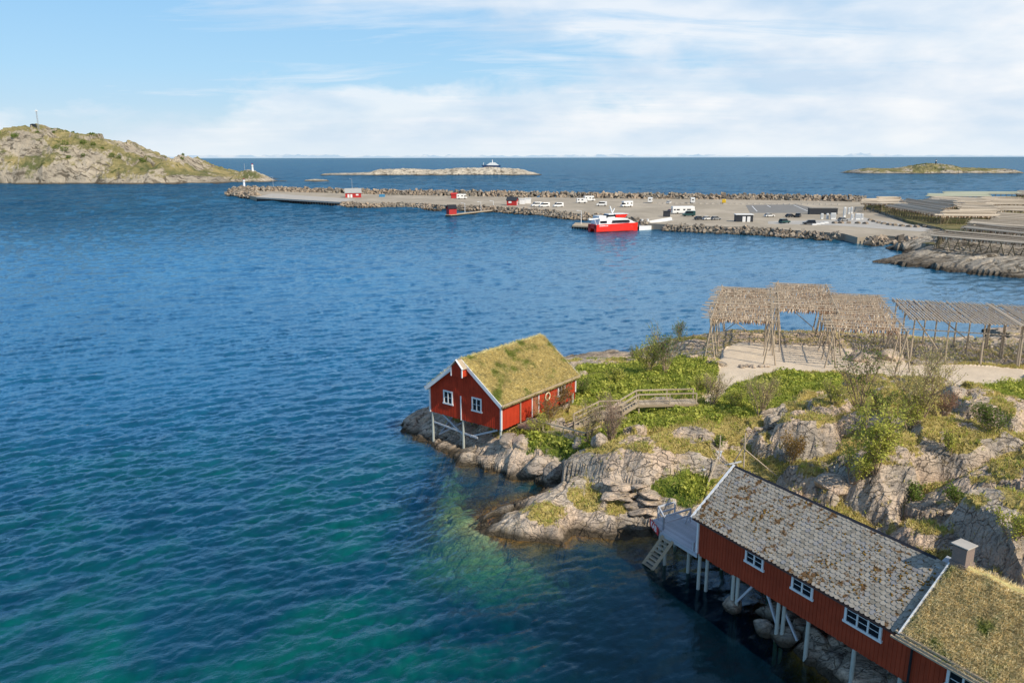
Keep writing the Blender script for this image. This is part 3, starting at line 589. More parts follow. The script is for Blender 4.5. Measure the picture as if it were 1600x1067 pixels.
def board_wall(mb, p0, u, n, L, zb, zt, step=.2):
    "wall of boards with battens; zb(a) and zt(a) give bottom and top"
    p0 = Vector(p0); u = Vector(u).normalized(); n = Vector(n).normalized(); k = int(round(L/step)); st = L/k
    for i in range(k):
        a0 = i*st; a1 = a0+st; bot = zb((a0+a1)/2)-random.uniform(0, .05)
        vs = []
        for dn in (-.06, 0):
            for a, zz in ((a0, bot), (a1, bot), (a1, zt(a1)), (a0, zt(a0))): vs.append(p0+u*a+n*dn+Z*zz)
        mb.add(vs, [(0, 1, 2, 3), (7, 6, 5, 4), (0, 4, 5, 1), (3, 2, 6, 7), (0, 3, 7, 4), (1, 5, 6, 2)])
        am = a0; w = .055; vs = []
        for dn in (0.001, .028):
            for a, zz in ((am-w/2, bot), (am+w/2, bot), (am+w/2, zt(min(max(am, 0), L))-.01), (am-w/2, zt(min(max(am, 0), L))-.01)): vs.append(p0+u*a+n*dn+Z*zz)
        mb.add(vs, [(0, 1, 2, 3), (7, 6, 5, 4), (0, 4, 5, 1), (3, 2, 6, 7), (0, 3, 7, 4), (1, 5, 6, 2)])
def blades(pts, nrm, h, w, spread=.5, lean=(0, 0, 0), k=4):
    "k grass blades at every point: thin triangles"
    pts = np.repeat(np.asarray(pts, float), k, 0); n = len(pts)
    pts = pts+rng.normal(0, .06, (n, 3))*[1, 1, .2]
    d = np.asarray(nrm, float)+rng.normal(0, spread, (n, 3))+np.asarray(lean, float); d /= np.linalg.norm(d, axis=1)[:, None]
    hh = (h*(.5+rng.random(n)*.9))[:, None]; a = rng.random(n)*2*np.pi
    s = np.stack([np.cos(a), np.sin(a), 0*a], 1)*(w*(.6+.8*rng.random(n)))[:, None]
    v = np.stack([pts-s, pts+s, pts+d*hh], 1).reshape(-1, 3); return v, np.arange(3*n).reshape(-1, 3)
def sod(parent, grassname, mat, x0, x1, ye, ze, yr, zr, th, npt, gh_, lean, edge_y2=None):
    "turf on one roof slope, from eave (ye, ze) up to the ridge (yr, zr), local frame"
    nx = int((x1-x0)/.16); ny = int(math.hypot(yr-ye, zr-ze)/.16)
    X, T_ = np.meshgrid(np.linspace(x0, x1, nx), np.linspace(0, 1, ny))
    Y = ye+(yr-ye)*T_; Zz = ze+(zr-ze)*T_+fbm(X*1.3, T_*6, 3, 71)*.10+np.where((T_ == 0) | (X == x0) | (X == x1), -.08, 0)
    v = np.stack([X, Y, Zz], -1).reshape(-1, 3); low = v-[0, 0, th]; i = np.arange(nx*ny).reshape(ny, nx); N = nx*ny
    q = np.stack([i[:-1, :-1], i[:-1, 1:], i[1:, 1:], i[1:, :-1]], -1).reshape(-1, 4); qs = [q, q[:, ::-1]+N]
    for e in (i[0], i[-1][::-1], i[:, -1], i[::-1, 0]): qs.append(np.stack([e[:-1]+N, e[1:]+N, e[1:], e[:-1]], -1))
    s = npmesh('turf', np.concatenate([v, low]), np.concatenate(qs), mat, parent, True)
    r = rng.random((npt, 2)); fx = r[:, 0]*(nx-1.01); fy = r[:, 1]*(ny-1.01); p = v.reshape(ny, nx, 3)[fy.astype(int), fx.astype(int)]
    p = p+np.stack([(fx % 1)*.16, 0*fx, 0*fx], 1)
    L = math.hypot(yr-ye, zr-ze); nn = np.array([0, -(zr-ze)/L*np.sign(yr-ye), abs(yr-ye)/L])
    bv, bf = blades(p, nn, gh_, .018, .45, lean)
    g = npmesh(grassname, bv, bf, M['rgrass'] if grassname == 'roof_grass' else M['rgrass2'], s); g['kind'] = 'stuff'
    return s
t = NT('roof_turf'); pos = t.geo('Position')
tn = t.noise(pos, .55, 5, .6); tn2 = t.noise(pos, 8, 4, .7)
c = t.mix(tn2, (.40, .32, .11), (.80, .68, .32)); c = t.mix(t.ramp(tn, [(.56, 0.), (.66, 1.)]), c, (.14, .19, .03))
M['turf'] = t.done(t.bsdf(c, .95, t.bump(tn2, .8, .08), spec=.1))
# leaf colour of roof grass with green patches
for nm, a, b, gth in (('rgrass', (.46, .38, .14), (.98, .86, .48), .58), ('rgrass2', (.72, .54, .25), (1, .90, .58), .63)):
    t = NT(nm+'_patchy'); g = t.geo('Random Per Island'); tn = t.noise(t.geo('Position'), .55, 5, .6)
    c = t.mix(g, a, b); c = t.mix(t.math('MULTIPLY', t.ramp(tn, [(gth-.05, 0.), (gth+.04, 1.)]), .85), c, t.mix(g, (.08, .14, .02), (.45, .50, .10)))
    c = t.mix(t.ramp(t.noise(t.geo('Position'), 2.2, 4, .6), [(.35, .4), (.5, 0.)]), c, (.14, .11, .04))
    s1 = t.bsdf(c, .75, spec=.12); s2 = t.n('ShaderNodeBsdfTranslucent', Color=c)
    M[nm] = t.done(t.n('ShaderNodeMixShader', _0=.35, _1=s1.outputs[0], _2=s2.outputs[0]))

# --- turf-roofed boathouse on stilts
bh = empty('boathouse', HO, HRZ, 'red boathouse with green and yellow grass roof on stilts at the rocky tip', 'boathouse')
LB, WB, FZ, WT_, RZ = 11.8, 8.7, 3.3, 5.8, 9.05
half = WB/2; slope = (RZ-WT_)/half
gz = lambda a: WT_+slope*min(a, WB-a)
mb = MB(); board_wall(mb, (0, 0, 0), (0, 1, 0), (-1, 0, 0), WB, lambda a: FZ, gz)
mb.add([(0, 0, FZ), (0, WB, FZ), (LB, WB, FZ), (LB, 0, FZ)], [(0, 1, 2, 3)])
botS = lambda a: FZ if a < 7.6 else FZ+(a-7.6)*.17
board_wall(mb, (0, 0, 0), (1, 0, 0), (0, -1, 0), LB, botS, lambda a: WT_); board_wall(mb, (0, WB, 0), (1, 0, 0), (0, 1, 0), LB, lambda a: FZ, lambda a: WT_)
board_wall(mb, (LB, 0, 0), (0, 1, 0), (1, 0, 0), WB, lambda a: FZ, gz)
mb.build('wall', M['red'], bh)
for y in (6.35, 2.8): window(bh, (0, y, 5.12), (0, 1, 0), (-1, 0, 0), 1.18, 1.35, 2, 2, .14)
window(bh, (9.35, 0, 5.0), (1, 0, 0), (0, -1, 0), 1.25, 1.55, 2, 3, .14)
for cc_, a_, b__, d_ in [((-.035, -.04, (FZ+WT_)/2), .14, .16, WT_-FZ+.05), ((-.035, WB+.04, (FZ+WT_)/2), .14, .16, WT_-FZ+.05), ((LB+.03, -.03, (4.0+WT_)/2), .14, .14, WT_-4.0), ((-.045, 4.75, FZ+1.1), .07, .12, 2.35)]:
    mb = MB(); obox(mb, cc_, (1, 0, 0), (0, 1, 0), a_, b__, d_); mb.build('corner_board' if a_ > .1 else 'cover_strip', M['white'], bh)
mb = MB()
for (ya, yb) in ((-.32, half), (WB+.32, half)):
    za = RZ-slope*(half+.32)+.02
    for x in (-.38, LB+.34): mb = MB(); mb.beam((x, ya, za), (x, yb, RZ+.02), .06, .34); mb.build('bargeboard', M['white'], bh)
ROOF = M['turf']
yo = -.36; zo = RZ-slope*(half+.36)+.16
sod(bh, 'roof_grass', M['turf'], -.30, LB+.28, yo, zo, half, RZ+.30, .22, 24000, .24, (.35, -.75, -.5))
sod(bh, 'roof_grass', M['turf'], -.30, LB+.28, WB+.36, zo, half, RZ+.30, .22, 5000, .26, (0, .25, -.2))
mb = MB(); mb.beam((-.35, -.42, zo-.02), (LB+.3, -.42, zo-.02), .09, .22); mb.beam((-.35, WB+.42, zo-.02), (LB+.3, WB+.42, zo-.02), .09, .22); mb.build('eave_log', M['weather'], bh)
mb = MB()   # boxed hoist under the ridge
yc = half; board_wall(mb, (-.95, yc-.62, 0), (0, 1, 0), (-1, 0, 0), 1.24, lambda a: 7.75, lambda a: 8.55+.55*(1-abs(a-.62)/.62), .155)
mb.box(-.949, 0, yc-.62, yc-.56, 7.75, 8.6); mb.box(-.949, 0, yc+.56, yc+.62, 7.75, 8.6); mb.box(-.93, 0, yc-.55, yc+.55, 7.76, 7.80)
hb = mb.build('hoist_box', M['red'], bh)
mb = MB()
for s in (-1, 1): mb.slab([(-1.03, yc+s*.80, 8.50), (-1.03, yc, 9.30), (-.3, yc, 9.30), (-.3, yc+s*.80, 8.50)], .06)
mb.build('hoist_roof', M['weather'], hb)
mb = MB()
for s in (-1, 1):
    mb.beam((-1.06, yc+s*.80, 8.52), (-1.06, yc, 9.32), .05, .17, up=(1, 0, 0))
    mb.box(-1.05, -.96, yc+s*.66-.05, yc+s*.66+.05, 7.72, 8.66)
mb.build('hoist_trim', M['white'], hb)
dr_ = MB()
for k in range(5): dr_.box(4.62+k*.17, 4.775+k*.17, -.06, -.025, 3.32, 5.3)
mb = MB(); mb.box(4.5, 4.59, -.09, -.005, 3.3, 5.45); mb.box(5.52, 5.64, -.09, -.005, 3.3, 5.5)
dd = dr_.build('door', wood('door_wood', (.32, .09, .05), (.42, .16, .09)), bh); mb.build('door_frame', M['white'], dd)
mb = MB(); mb.beam((2.72, -.09, 3.0), (2.72, -.09, 5.6), .10); mb.build('door_rail', M['weather'], bh)
mb = MB(); mb.box(6.35, 6.8, -.05, -.02, 5.2, 5.27); mb.build('name_plate', M['white'], bh)
# stilts and braces
for x, y in ((.1, .12), (.1, 4.62), (.1, 8.55), (3.9, .12), (3.9, 4.6), (3.9, 8.55), (7.6, 4.6), (7.6, 8.55), (2.0, 2.5), (11.6, .12)):
    mb = MB(); p = Hh(x, y); g_ = gh(p.x, p.y); mb.tube((x, y, min(g_, FZ-.4)-.4), (x, y, FZ if x < 11 else 4), .12, .11, 9); mb.build('stilt', M['pile'], bh)
for a, b_ in (((.12, 8.4, 2.25), (.12, 2.9, 1.85)), ((.2, 7.4, 3.25), (.2, 4.7, 1.7)), ((.25, .6, 3.1), (.2, 3.9, 1.75)), ((3.8, 8.3, 2.9), (.9, 8.3, .9)), ((.3, 8.0, 1.0), (3.6, 5.0, 3.1))):
    mb = MB(); mb.beam(a, b_, .09, .16); mb.build('brace', M['greywood'], bh)
# life ring on its side wall
tor = MB(); n1, n2_ = 24, 8; vs = []; fs = []
for i in range(n1):
    for j in range(n2_):
        a = 2*math.pi*i/n1; b_ = 2*math.pi*j/n2_; r_ = .36+.08*math.cos(b_); vs.append((r_*math.cos(a), .06*math.sin(b_), r_*math.sin(a)))
for i in range(n1):
    for j in range(n2_): fs.append((i*n2_+j, ((i+1) % n1)*n2_+j, ((i+1) % n1)*n2_+(j+1) % n2_, i*n2_+(j+1) % n2_))
tor.add(vs, fs); lr = tor.build('life_ring', paint('ring_cream', (.66, .55, .38), .2), smooth=True)
lr.location = Hh(6.95, -.12, 4.75); lr.rotation_euler = (0, 0, HRZ); tag(lr, 'round cream life ring hanging on the sunlit side wall of the stilted boathouse', 'life ring')

# --- the long slate-roofed boathouse and its turf-roofed neighbour
F2, T2, WR, LR = 2.55, 5.0, 6.2, 14.3
rb = empty('boathouse', BO, BRZ, 'long dark red boathouse with a mossy slate roof on piles over the water', 'boathouse')
hz = lambda a: 5.0+(7.55-5.0)/3.1*min(a, WR-a)
mb = MB(); bb = lambda a: F2-.08 if a < 3 else F2
board_wall(mb, (0, 0, 0), (1, 0, 0), (0, -1, 0), LR, bb, lambda a: T2, .23); board_wall(mb, (0, WR, 0), (1, 0, 0), (0, 1, 0), LR, lambda a: F2, lambda a: T2, .23)
board_wall(mb, (0, 0, 0), (0, 1, 0), (-1, 0, 0), WR, lambda a: F2, hz, .23); mb.box(0.05, LR-.01, .05, WR-.05, F2, F2+.08)
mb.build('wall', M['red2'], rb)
window(rb, (4.62, 0, 4.42), (1, 0, 0), (0, -1, 0), 1.38, 1.1, 2, 3, .13, 'small two-sash window nearest the jetty')
window(rb, (8.02, 0, 4.42), (1, 0, 0), (0, -1, 0), 1.42, 1.12, 2, 3, .13)
window(rb, (11.75, 0, 4.38), (1, 0, 0), (0, -1, 0), 2.1, 1.2, 3, 3, .13, 'wide three-sash window')
mb = MB(); obox(mb, (-.02, -.045, (F2+T2)/2), (1, 0, 0), (0, 1, 0), .13, .13, T2-F2); mb.build('corner_board', M['white'], rb)
E_, ZE, ZR = -.32, 4.93, 7.66
sl_ = (ZR-ZE)/(3.1-E_); ang = math.atan(sl_); Ls = math.hypot(3.1-E_, ZR-ZE)
mb = MB(); mb.slab([(-.33, E_+.03, ZE-.05), (LR-.02, E_+.03, ZE-.05), (LR-.02, 3.1, ZR-.07), (-.33, 3.1, ZR-.07)], .1); mb.slab([(-.33, WR-E_, ZE), (-.33, 3.1, ZR-.02), (LR-.02, 3.1, ZR-.02), (LR-.02, WR-E_, ZE)], .1)
rf = mb.build('roof', M['dark'], rb)
# slates: one mesh of overlapping scale-shaped tiles
tv = []; tf = []; TW, TR = .292, .232; rows = int(Ls/TR)+1; cols = int((LR+.36)/TW)+1
prof = [(-.5, 1.55), (-.5, .38), (-.33, .10), (-.12, 0), (.12, 0), (.33, .10), (.5, .38), (.5, 1.55)]
random.seed(5)
for r_ in range(rows):
    for c_ in range(cols):
        xc = -.33+TW*(c_+.5)+(TW/2 if r_ % 2 else 0); u0 = r_*TR-.03; jx = random.gauss(0, .006); ju = random.gauss(0, .008); rot = random.gauss(0, .02); lift = random.uniform(0, .012)
        if xc > LR-.1: continue
        base = len(tv); ok = []
        for k_, (px_, pu) in enumerate(prof):
            x = px_*TW*.97; u_ = pu*TR
            x, u_ = x-u_*rot, u_+x*rot
            uu = min(u0+u_+ju, Ls-.0); hN = .045*(1-pu/1.6)+lift
            for dn in (0, .022):
                n_ = hN+dn; ok.append((max(-.34, min(LR-.03, xc+x+jx)), E_+uu*math.cos(ang)-n_*math.sin(ang), ZE+uu*math.sin(ang)+n_*math.cos(ang)))
        tv += ok; m_ = len(prof)
        tf.append([base+2*i+1 for i in range(m_)])
        for i in range(m_-1): tf.append([base+2*i, base+2*i+2, base+2*i+3, base+2*i+1][::-1])
t = NT('slate'); g = t.geo('Random Per Island'); pos = t.geo('Position')
c = t.ramp(g, [(0, (.22, .20, .165)), (.25, (.31, .28, .235)), (.6, (.37, .335, .28)), (.85, (.325, .295, .255)), (.95, (.30, .285, .27)), (1, (.25, .25, .26))])
n = t.noise(pos, 6, 5, .65); n2 = t.noise(pos, .5, 4)
c = t.mix(t.ramp(n, [(.3, .45), (.55, 0.)]), c, (.16, .14, .11))
ms = t.ramp(t.math('ADD', t.noise(pos, 2.6, 5, .65), t.math('MULTIPLY', n2, .35)), [(.73, 0.), (.79, 1.)])
c = t.mix(t.math('MULTIPLY', ms, .9), c, (.12, .055, .010)); c = t.mix(t.ramp(t.noise(pos, 4.5, 4, .6), [(.6, 0.), (.7, .4)]), c, (.26, .19, .10))
mslate = t.done(t.bsdf(c, .9, t.bump(n, .4, .02), spec=.2))
mb = MB(); mb.v = tv; mb.f = [tuple(f) for f in tf]; sl = mb.build('slates', mslate, rf)
# moss cushions on the slates, clustered
mv = []; mf = []
centres = [(random.uniform(0, LR-.5), random.uniform(.2, Ls-.4)) for _ in range(70)]
ico_v = [(0, 0, 1)]+[(math.cos(i*1.2566), math.sin(i*1.2566), .35) for i in range(5)]; ico_f = [(0, 1+i, 1+(i+1) % 5) for i in range(5)]
for cx, cu in centres:
    for _ in range(random.randint(2, 15)):
        x = cx+random.gauss(0, .22); u_ = cu+random.gauss(0, .22); s_ = random.uniform(.03, .10)
        if not (-.2 < x < LR-.2 and .05 < u_ < Ls-.1): continue
        b_ = len(mv); a0 = random.random()*6
        for vx, vy, vz in ico_v:
            vx, vy = vx*math.cos(a0)-vy*math.sin(a0), vx*math.sin(a0)+vy*math.cos(a0)
            px_ = x+vx*s_*random.uniform(.7, 1.5); uu = u_+vy*s_*random.uniform(.7, 1.3); nn_ = .055+max(vz, 0)*s_*.7-(.05 if vz < .5 else 0)
            mv.append((px_, E_+uu*math.cos(ang)-nn_*math.sin(ang), ZE+uu*math.sin(ang)+nn_*math.cos(ang)))
        mf += [(b_+i, b_+j, b_+k_) for i, j, k_ in ico_f]
mo = npmesh('roof_moss', mv, mf, leafmat('moss_cushion', (.08, .035, .006), (.28, .17, .035), .1), rf); mo['kind'] = 'stuff'
mb = MB(); mb.beam((-.36, E_-.03, ZE-.02), (-.36, 3.12, ZR+.06), .10, .17, up=(1, 0, 0)); mb.build('bargeboard', M['white'], rb); mb = MB(); mb.beam((-.36, WR-E_, ZE-.02), (-.36, 3.1, ZR+.03), .10, .17, up=(1, 0, 0)); mb.build('bargeboard', M['white'], rb)
mb = MB(); mb.slab([(-.3, 2.98, ZR-.02), (LR-1.1, 2.98, ZR-.02), (LR-1.1, 3.12, ZR+.07), (-.3, 3.12, ZR+.07)], .03); mb.slab([(-.3, 3.12, ZR+.07), (LR-1.1, 3.12, ZR+.07), (LR-1.1, 3.4, ZR-.12), (-.3, 3.4, ZR-.12)], .03); mb.build('ridge_cap', M['black'], rf)
mb = MB(); mb.beam((-.33, E_+.02, ZE-.09), (LR-.4, E_+.02, ZE-.09), .05, .12); mb.build('fascia', paint('brown_fascia', (.11, .055, .045), .2), rf)
def pile(parent, a, n, top=2.53, r=.11, deep=None, org=B):
    p = org(a, n); g_ = gh(p.x, p.y); mb = MB(); mb.tube((a, n, min(g_, top-.6)-.5), (a, n, top), r*1.05, r, 9); return mb.build('pile', M['pile'], parent)
for a, n in ((.12, .1), (.55, .35), (3.0, .12), (3.3, .2), (6.45, .12), (6.75, .25), (8.5, .12), (11.35, .12), (13.9, .12), (.2, 3.1), (3.1, 3.2), (6.4, 3.2), (9.5, 3.2), (12.6, 3.2), (.3, 5.8), (4, 5.8)): pile(rb, a, n)
for a, b_ in (((4.5, .15, 2.5), (3.15, .18, .55)), ((5.6, .15, 2.5), (6.5, .18, .8)), ((7.6, .5, .6), (6.7, .3, 2.1))):
    mb = MB(); mb.beam(a, b_, .12); mb.build('brace', M['greywood'], rb)
# neighbour
r2 = empty('turf_roof_house', B(LR, 0), BRZ, 'dark red house with thick brown grass roof joined to the slate roof', 'house')
L2 = 12.5
mb = MB(); board_wall(mb, (.02, 0, 0), (1, 0, 0), (0, -1, 0), L2, lambda a: F2, lambda a: T2+.05, .23); board_wall(mb, (.02, WR, 0), (1, 0, 0), (0, 1, 0), L2, lambda a: F2, lambda a: T2, .23); board_wall(mb, (.02, 0, 0), (0, 1, 0), (-1, 0, 0), WR, lambda a: F2, hz, .23)
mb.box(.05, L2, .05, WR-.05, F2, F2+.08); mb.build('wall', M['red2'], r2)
window(r2, (2.85, 0, 4.25), (1, 0, 0), (0, -1, 0), 2.1, 1.35, 3, 3, .13); window(r2, (7.2, 0, 4.25), (1, 0, 0), (0, -1, 0), 2.1, 1.35, 3, 3, .13)
sod(r2, 'brown_roof_grass', M['turf'], -.28, L2, -.42, 5.18, 3.15, 8.0, .24, 20000, .25, (.45, -.8, -.6))
sod(r2, 'brown_roof_grass', M['turf'], -.28, L2, 6.7, 5.18, 3.15, 8.0, .24, 4000, .26, (0, .2, 0))
mb = MB(); mb.beam((-.36, -.52, 5.10), (-.36, 3.14, 7.96), .22, .06, up=(1, 0, 0)); mb.build('bargeboard', M['white'], r2)
mb = MB(); mb.slab([(-.9, 2.7, 7.44), (-.32, 2.7, 7.44), (-.32, 3.6, 7.78), (-.9, 3.6, 7.78)], .03); mb.build('flashing', M['steel'], r2)
for k_, (n_, z_, r_) in enumerate(((-.60, 5.02, .075), (-.50, 5.17, .06), (-.70, 4.93, .055))):
    mb = MB(); mb.beam((-.45-.1*k_, n_, z_), (L2, n_, z_), r_*2, r_*1.6); mb.build('eave_log', M['weather'], r2)
mb = MB(); mb.tube((.12, -.12, 5.0), (.10, -.12, 1.2), .06, .06, 8); mb.build('drainpipe', M['black'], r2)
for a, n in ((.3, .12), (3.5, .12), (7, .12)):
    p = B(LR+a, n); mb = MB(); mb.tube((a, n, gh(p.x, p.y)-.4), (a, n, 2.5), .12, .11, 9); mb.build('pile', M['pile'], r2)
ch = empty('chimney_stack', (0, 0, 0)); 
mb = MB(); mb.box(-.33, .35, 2.92, 3.60, 7.5, 8.80); mb.box(-.39, .41, 2.86, 3.66, 7.5, 8.02)
cm = NT('chimney_block'); bn = cm.noise(cm.coord(), 5, 5); br = cm.n('ShaderNodeTexBrick', Vector=cm.map(cm.coord(), (1, 1, 1), (R(90), 0, 0)), Scale=3.2, Color1=(.26, .19, .165, 1), Color2=(.20, .16, .145, 1), Mortar=(.16, .145, .13, 1)).outputs[0]
bpy.data.objects.remove(ch)
chm = mb.build('chimney', cm.done(cm.bsdf(cm.mix(cm.math('MULTIPLY', bn, .4), br, (.2, .16, .14)), .9)), r2)
mb = MB(); mb.box(-.41, .43, 2.84, 3.68, 8.87, 8.93); cap = mb.build('chimney_cap', M['concrete'], chm, .01)
mb = MB(); mb.box(-.29, .31, 2.96, 3.56, 8.80, 8.87); mb.build('flue_gap', M['black'], chm)

# --- loading jetty beside the slate-roofed boathouse
jt = empty('loading_jetty', BO, BRZ, 'grey plank jetty with railings at the left gable of the slate-roofed boathouse', 'jetty')
mb = MB(); DZ = 2.42
for k_ in range(37):   # planks run along the wall side
    n0_ = .02+k_*.135; x1_ = -.05
    if n0_ < .1: x0_ = -3.55
    else: x0_ = -3.6-min(1.6, (n0_)*2.6) if n0_ < 2.2 else -5.1
    if n0_ > 2.75: x0_ = -4.3
    if n0_ > 4: continue
    mb.box(x0_, x1_, n0_, n0_+.115, DZ-.05+random.uniform(-.004, .004), DZ)
mb.build('deck_planks', M['greywood'], jt)
mb = MB(); mb.beam((-3.6, .0, DZ-.16), (-.05, .0, DZ-.16), .07, .2); mb.beam((-5.1, 1.0, DZ-.16), (-3.6, -.0, DZ-.16), .07, .2); mb.beam((-5.1, 1.0, DZ-.16), (-5.1, 2.8, DZ-.16), .07, .2); mb.beam((-2, .1, DZ-.17), (-2, 3.9, DZ-.17), .1, .18); mb.beam((-3.4, .1, DZ-.17), (-3.4, 3.9, DZ-.17), .1, .18); mb.build('deck_frame', M['greywood'], jt)
def railing(parent, pts, h=.95, mat='greywood', lo=True, r=.09, name='railing', low=.5):
    mb = MB()
    for (x, y, z_) in pts: mb.beam((x, y, z_-.15), (x, y, z_+h), r)
    for a, b_ in zip(pts, pts[1:]):
        a = Vector(a); b_ = Vector(b_); mb.beam(a+Z*(h+.02), b_+Z*(h+.02), r, r*1.2)
        if lo: mb.beam(a+Z*low, b_+Z*low, r*.7, r*1.1)
    return mb.build(name, M[mat], parent)
railing(jt, [(-3.66, .32, DZ), (-5.0, 1.0, DZ), (-5.0, 2.5, DZ)]); railing(jt, [(-3.66, .32, DZ), (-3.64, 2.7, DZ)], name='railing'); 
mb = MB(); mb.beam((-3.62, 2.2, DZ), (-3.62, 2.7, DZ+.9), .07); mb.build('railing_brace', M['greywood'], jt); mb = MB(); mb.beam((-.5, .1, DZ-.1), (-.5, .1, DZ+.6), .12); mb.build('mooring_post', M['greywood'], jt)
for a, n in ((-3.3, .25), (-4.9, 1.2), (-1.7, .9), (-3.3, 2.6), (-4.9, 2.6), (-.9, 3.2)): pile(jt, a, n, DZ-.1, .12)
mb = MB()
lt0, lt1, lb0, lb1 = Vector((-3.2, -.08, 2.3)), Vector((-2.25, -.08, 2.3)), Vector((-4.15, -1.0, -.35)), Vector((-3.2, -1.0, -.35))
lb0.x -= .15; lb1.x -= .15
mb.beam(lt0, lb0, .07, .2); mb.beam(lt1, lb1, .07, .2)
ld = mb.build('ladder', M['weather'], jt); mb = MB()
for k_ in range(9):
    f_ = (k_+.6)/9; mb.beam(lt0.lerp(lb0, f_), lt1.lerp(lb1, f_), .22, .05)
mb.build('step', M['weather'], ld)
# red name board with white letters, fixed on the jetty
sg = empty('sign', B(-4.42, .16, DZ-.06), BRZ+math.atan2(-.55, 1.55), 'red name board with white capital letters on the outer corner of the grey plank jetty', 'sign')
mb = MB(); mb.box(-.82, .82, -.03, .0, -.27, .27); mb.build('board', paint('sign_red', (.55, .03, .04), .08), sg, .01)
cu = bpy.data.curves.new('letters', 'FONT'); cu.body = 'KAB'; cu.size = .58; cu.align_x = 'CENTER'; cu.align_y = 'CENTER'; cu.extrude = .006; cu.offset = .012
tmp = bpy.data.objects.new('tmp', cu); COL.objects.link(tmp); bpy.context.view_layer.update()
me = bpy.data.meshes.new_from_object(tmp.evaluated_get(bpy.context.evaluated_depsgraph_get())); bpy.data.objects.remove(tmp)
me.materials.clear(); me.materials.append(M['white']); lo_ = bpy.data.objects.new('lettering', me); COL.objects.link(lo_); lo_.parent = sg; lo_.rotation_euler = (R(90), 0, 0); lo_.location = (0, -.04, 0)

# --- walkway with stairs from the boathouse door up the bank
wk = empty('wooden_walkway', (5.5, 66, 0), 0, 'weathered wooden walkway with two flights of steps and railings climbing from the boathouse door', 'walkway')
wo = Vector((5.5, 66, 0))
def Lw(v): return Vector(v)-wo
mb = MB()
for k_ in range(16):
    for (ya, yb) in ((-.15, -3.9), (-3.9, -7.6)):
        a = Hh(2.25+k_*.15, ya, 3.22); b_ = Hh(2.25+k_*.15, yb, 3.22-(.12 if yb < -5 else 0)); mb.beam(Lw(a), Lw(b_), .13, .05)
mb.beam(Lw(Hh(2.2, -.2, 3.08)), Lw(Hh(2.2, -7.6, 2.98)), .08, .2); mb.beam(Lw(Hh(4.6, -.2, 3.08)), Lw(Hh(4.6, -7.6, 2.98)), .08, .2)
mb.build('lower_platform', M['weather'], wk)
railing(wk, [Lw(Hh(2.25, -y, 3.2)) for y in (1.2, 3.0, 5.2, 7.5)], .85, 'weather', False)
railing(wk, [Lw(Hh(2.25, -7.5, 3.2)), Lw(Hh(4.6, -7.5, 3.2))], .85, 'weather')
def flight(a, b_, w, n):
    a = Vector(a); b_ = Vector(b_); off = Vector((0, w, 0)); mb = MB()
    mb.beam(Lw(a), Lw(b_), .07, .3); mb.beam(Lw(a+off), Lw(b_+off), .07, .3)
    f = mb.build('stairs', M['weather'], wk); mb = MB()
    for i in range(n): q_ = a.lerp(b_, (i+.5)/n); mb.box(*[c for c in (Lw(q_).x-.14, Lw(q_).x+.14, Lw(q_).y+.04, Lw(q_).y+w-.04, q_.z+.06, q_.z+.11)])
    mb.build('step', M['weather'], f)
    for o_ in (Vector((0, 0, 0)), off): railing(wk, [Lw(a+o_), Lw(b_+o_)], .95, 'weather', True, .09)
flight((5.6, 65.3, 3.3), (7.9, 65.9, 4.25), 1.25, 6); flight((9.95, 66.3, 4.3), (11.5, 66.7, 5.1), 1.25, 6)
mb = MB()
for k_ in range(14): mb.box(2.4+k_*.155, 2.54+k_*.155, -.12, 1.35, 4.2, 4.25)
mb.box(2.3, 4.9, -.18, -.12, 4.0, 4.22); mb.box(2.3, 4.9, 1.35, 1.42, 4.0, 4.22); mb.build('landing', M['weather'], wk)
railing(wk, [(2.4, -.1, 4.25), (4.5, .25, 4.25)], .95, 'weather'); railing(wk, [(2.4, 1.35, 4.25), (4.5, 1.6, 4.25)], .95, 'weather')
mb = MB()
for k_ in range(36): mb.box(6.0+k_*.155, 6.14+k_*.155, .75+k_*.012, 2.15+k_*.012, 5.02, 5.07)
mb.beam((6, .74, 4.93), (11.6, 1.15, 4.93), .07, .2); mb.beam((6, 2.16, 4.93), (11.6, 2.6, 4.93), .07, .2); mb.build('bridge_deck', M['weather'], wk)
railing(wk, [(6.0, .78, 5.05), (8.9, 1.0, 5.05), (11.4, 1.2, 5.05)], .95, 'weather', False); railing(wk, [(6.0, 2.12, 5.05), (8.9, 2.35, 5.05), (11.4, 2.55, 5.05)], .95, 'weather', False)
for x, y, z_ in ((2.5, 0, 4.1), (4.7, .2, 4.1), (6.1, .9, 4.95), (8.8, 1.1, 4.95), (2.5, 1.3, 4.1), (6.1, 2.1, 4.95), (11.2, 1.3, 4.95), (.3, -3.4, 3.1), (-2.2, -1.8, 3.1), (-4, -.2, 3.1)):
    mb = MB(); g_ = gh(5.5+x, 66+y); mb.beam((x, y, min(g_, z_-.3)-.3), (x, y, z_), .13); mb.build('post', M['weather'], wk)

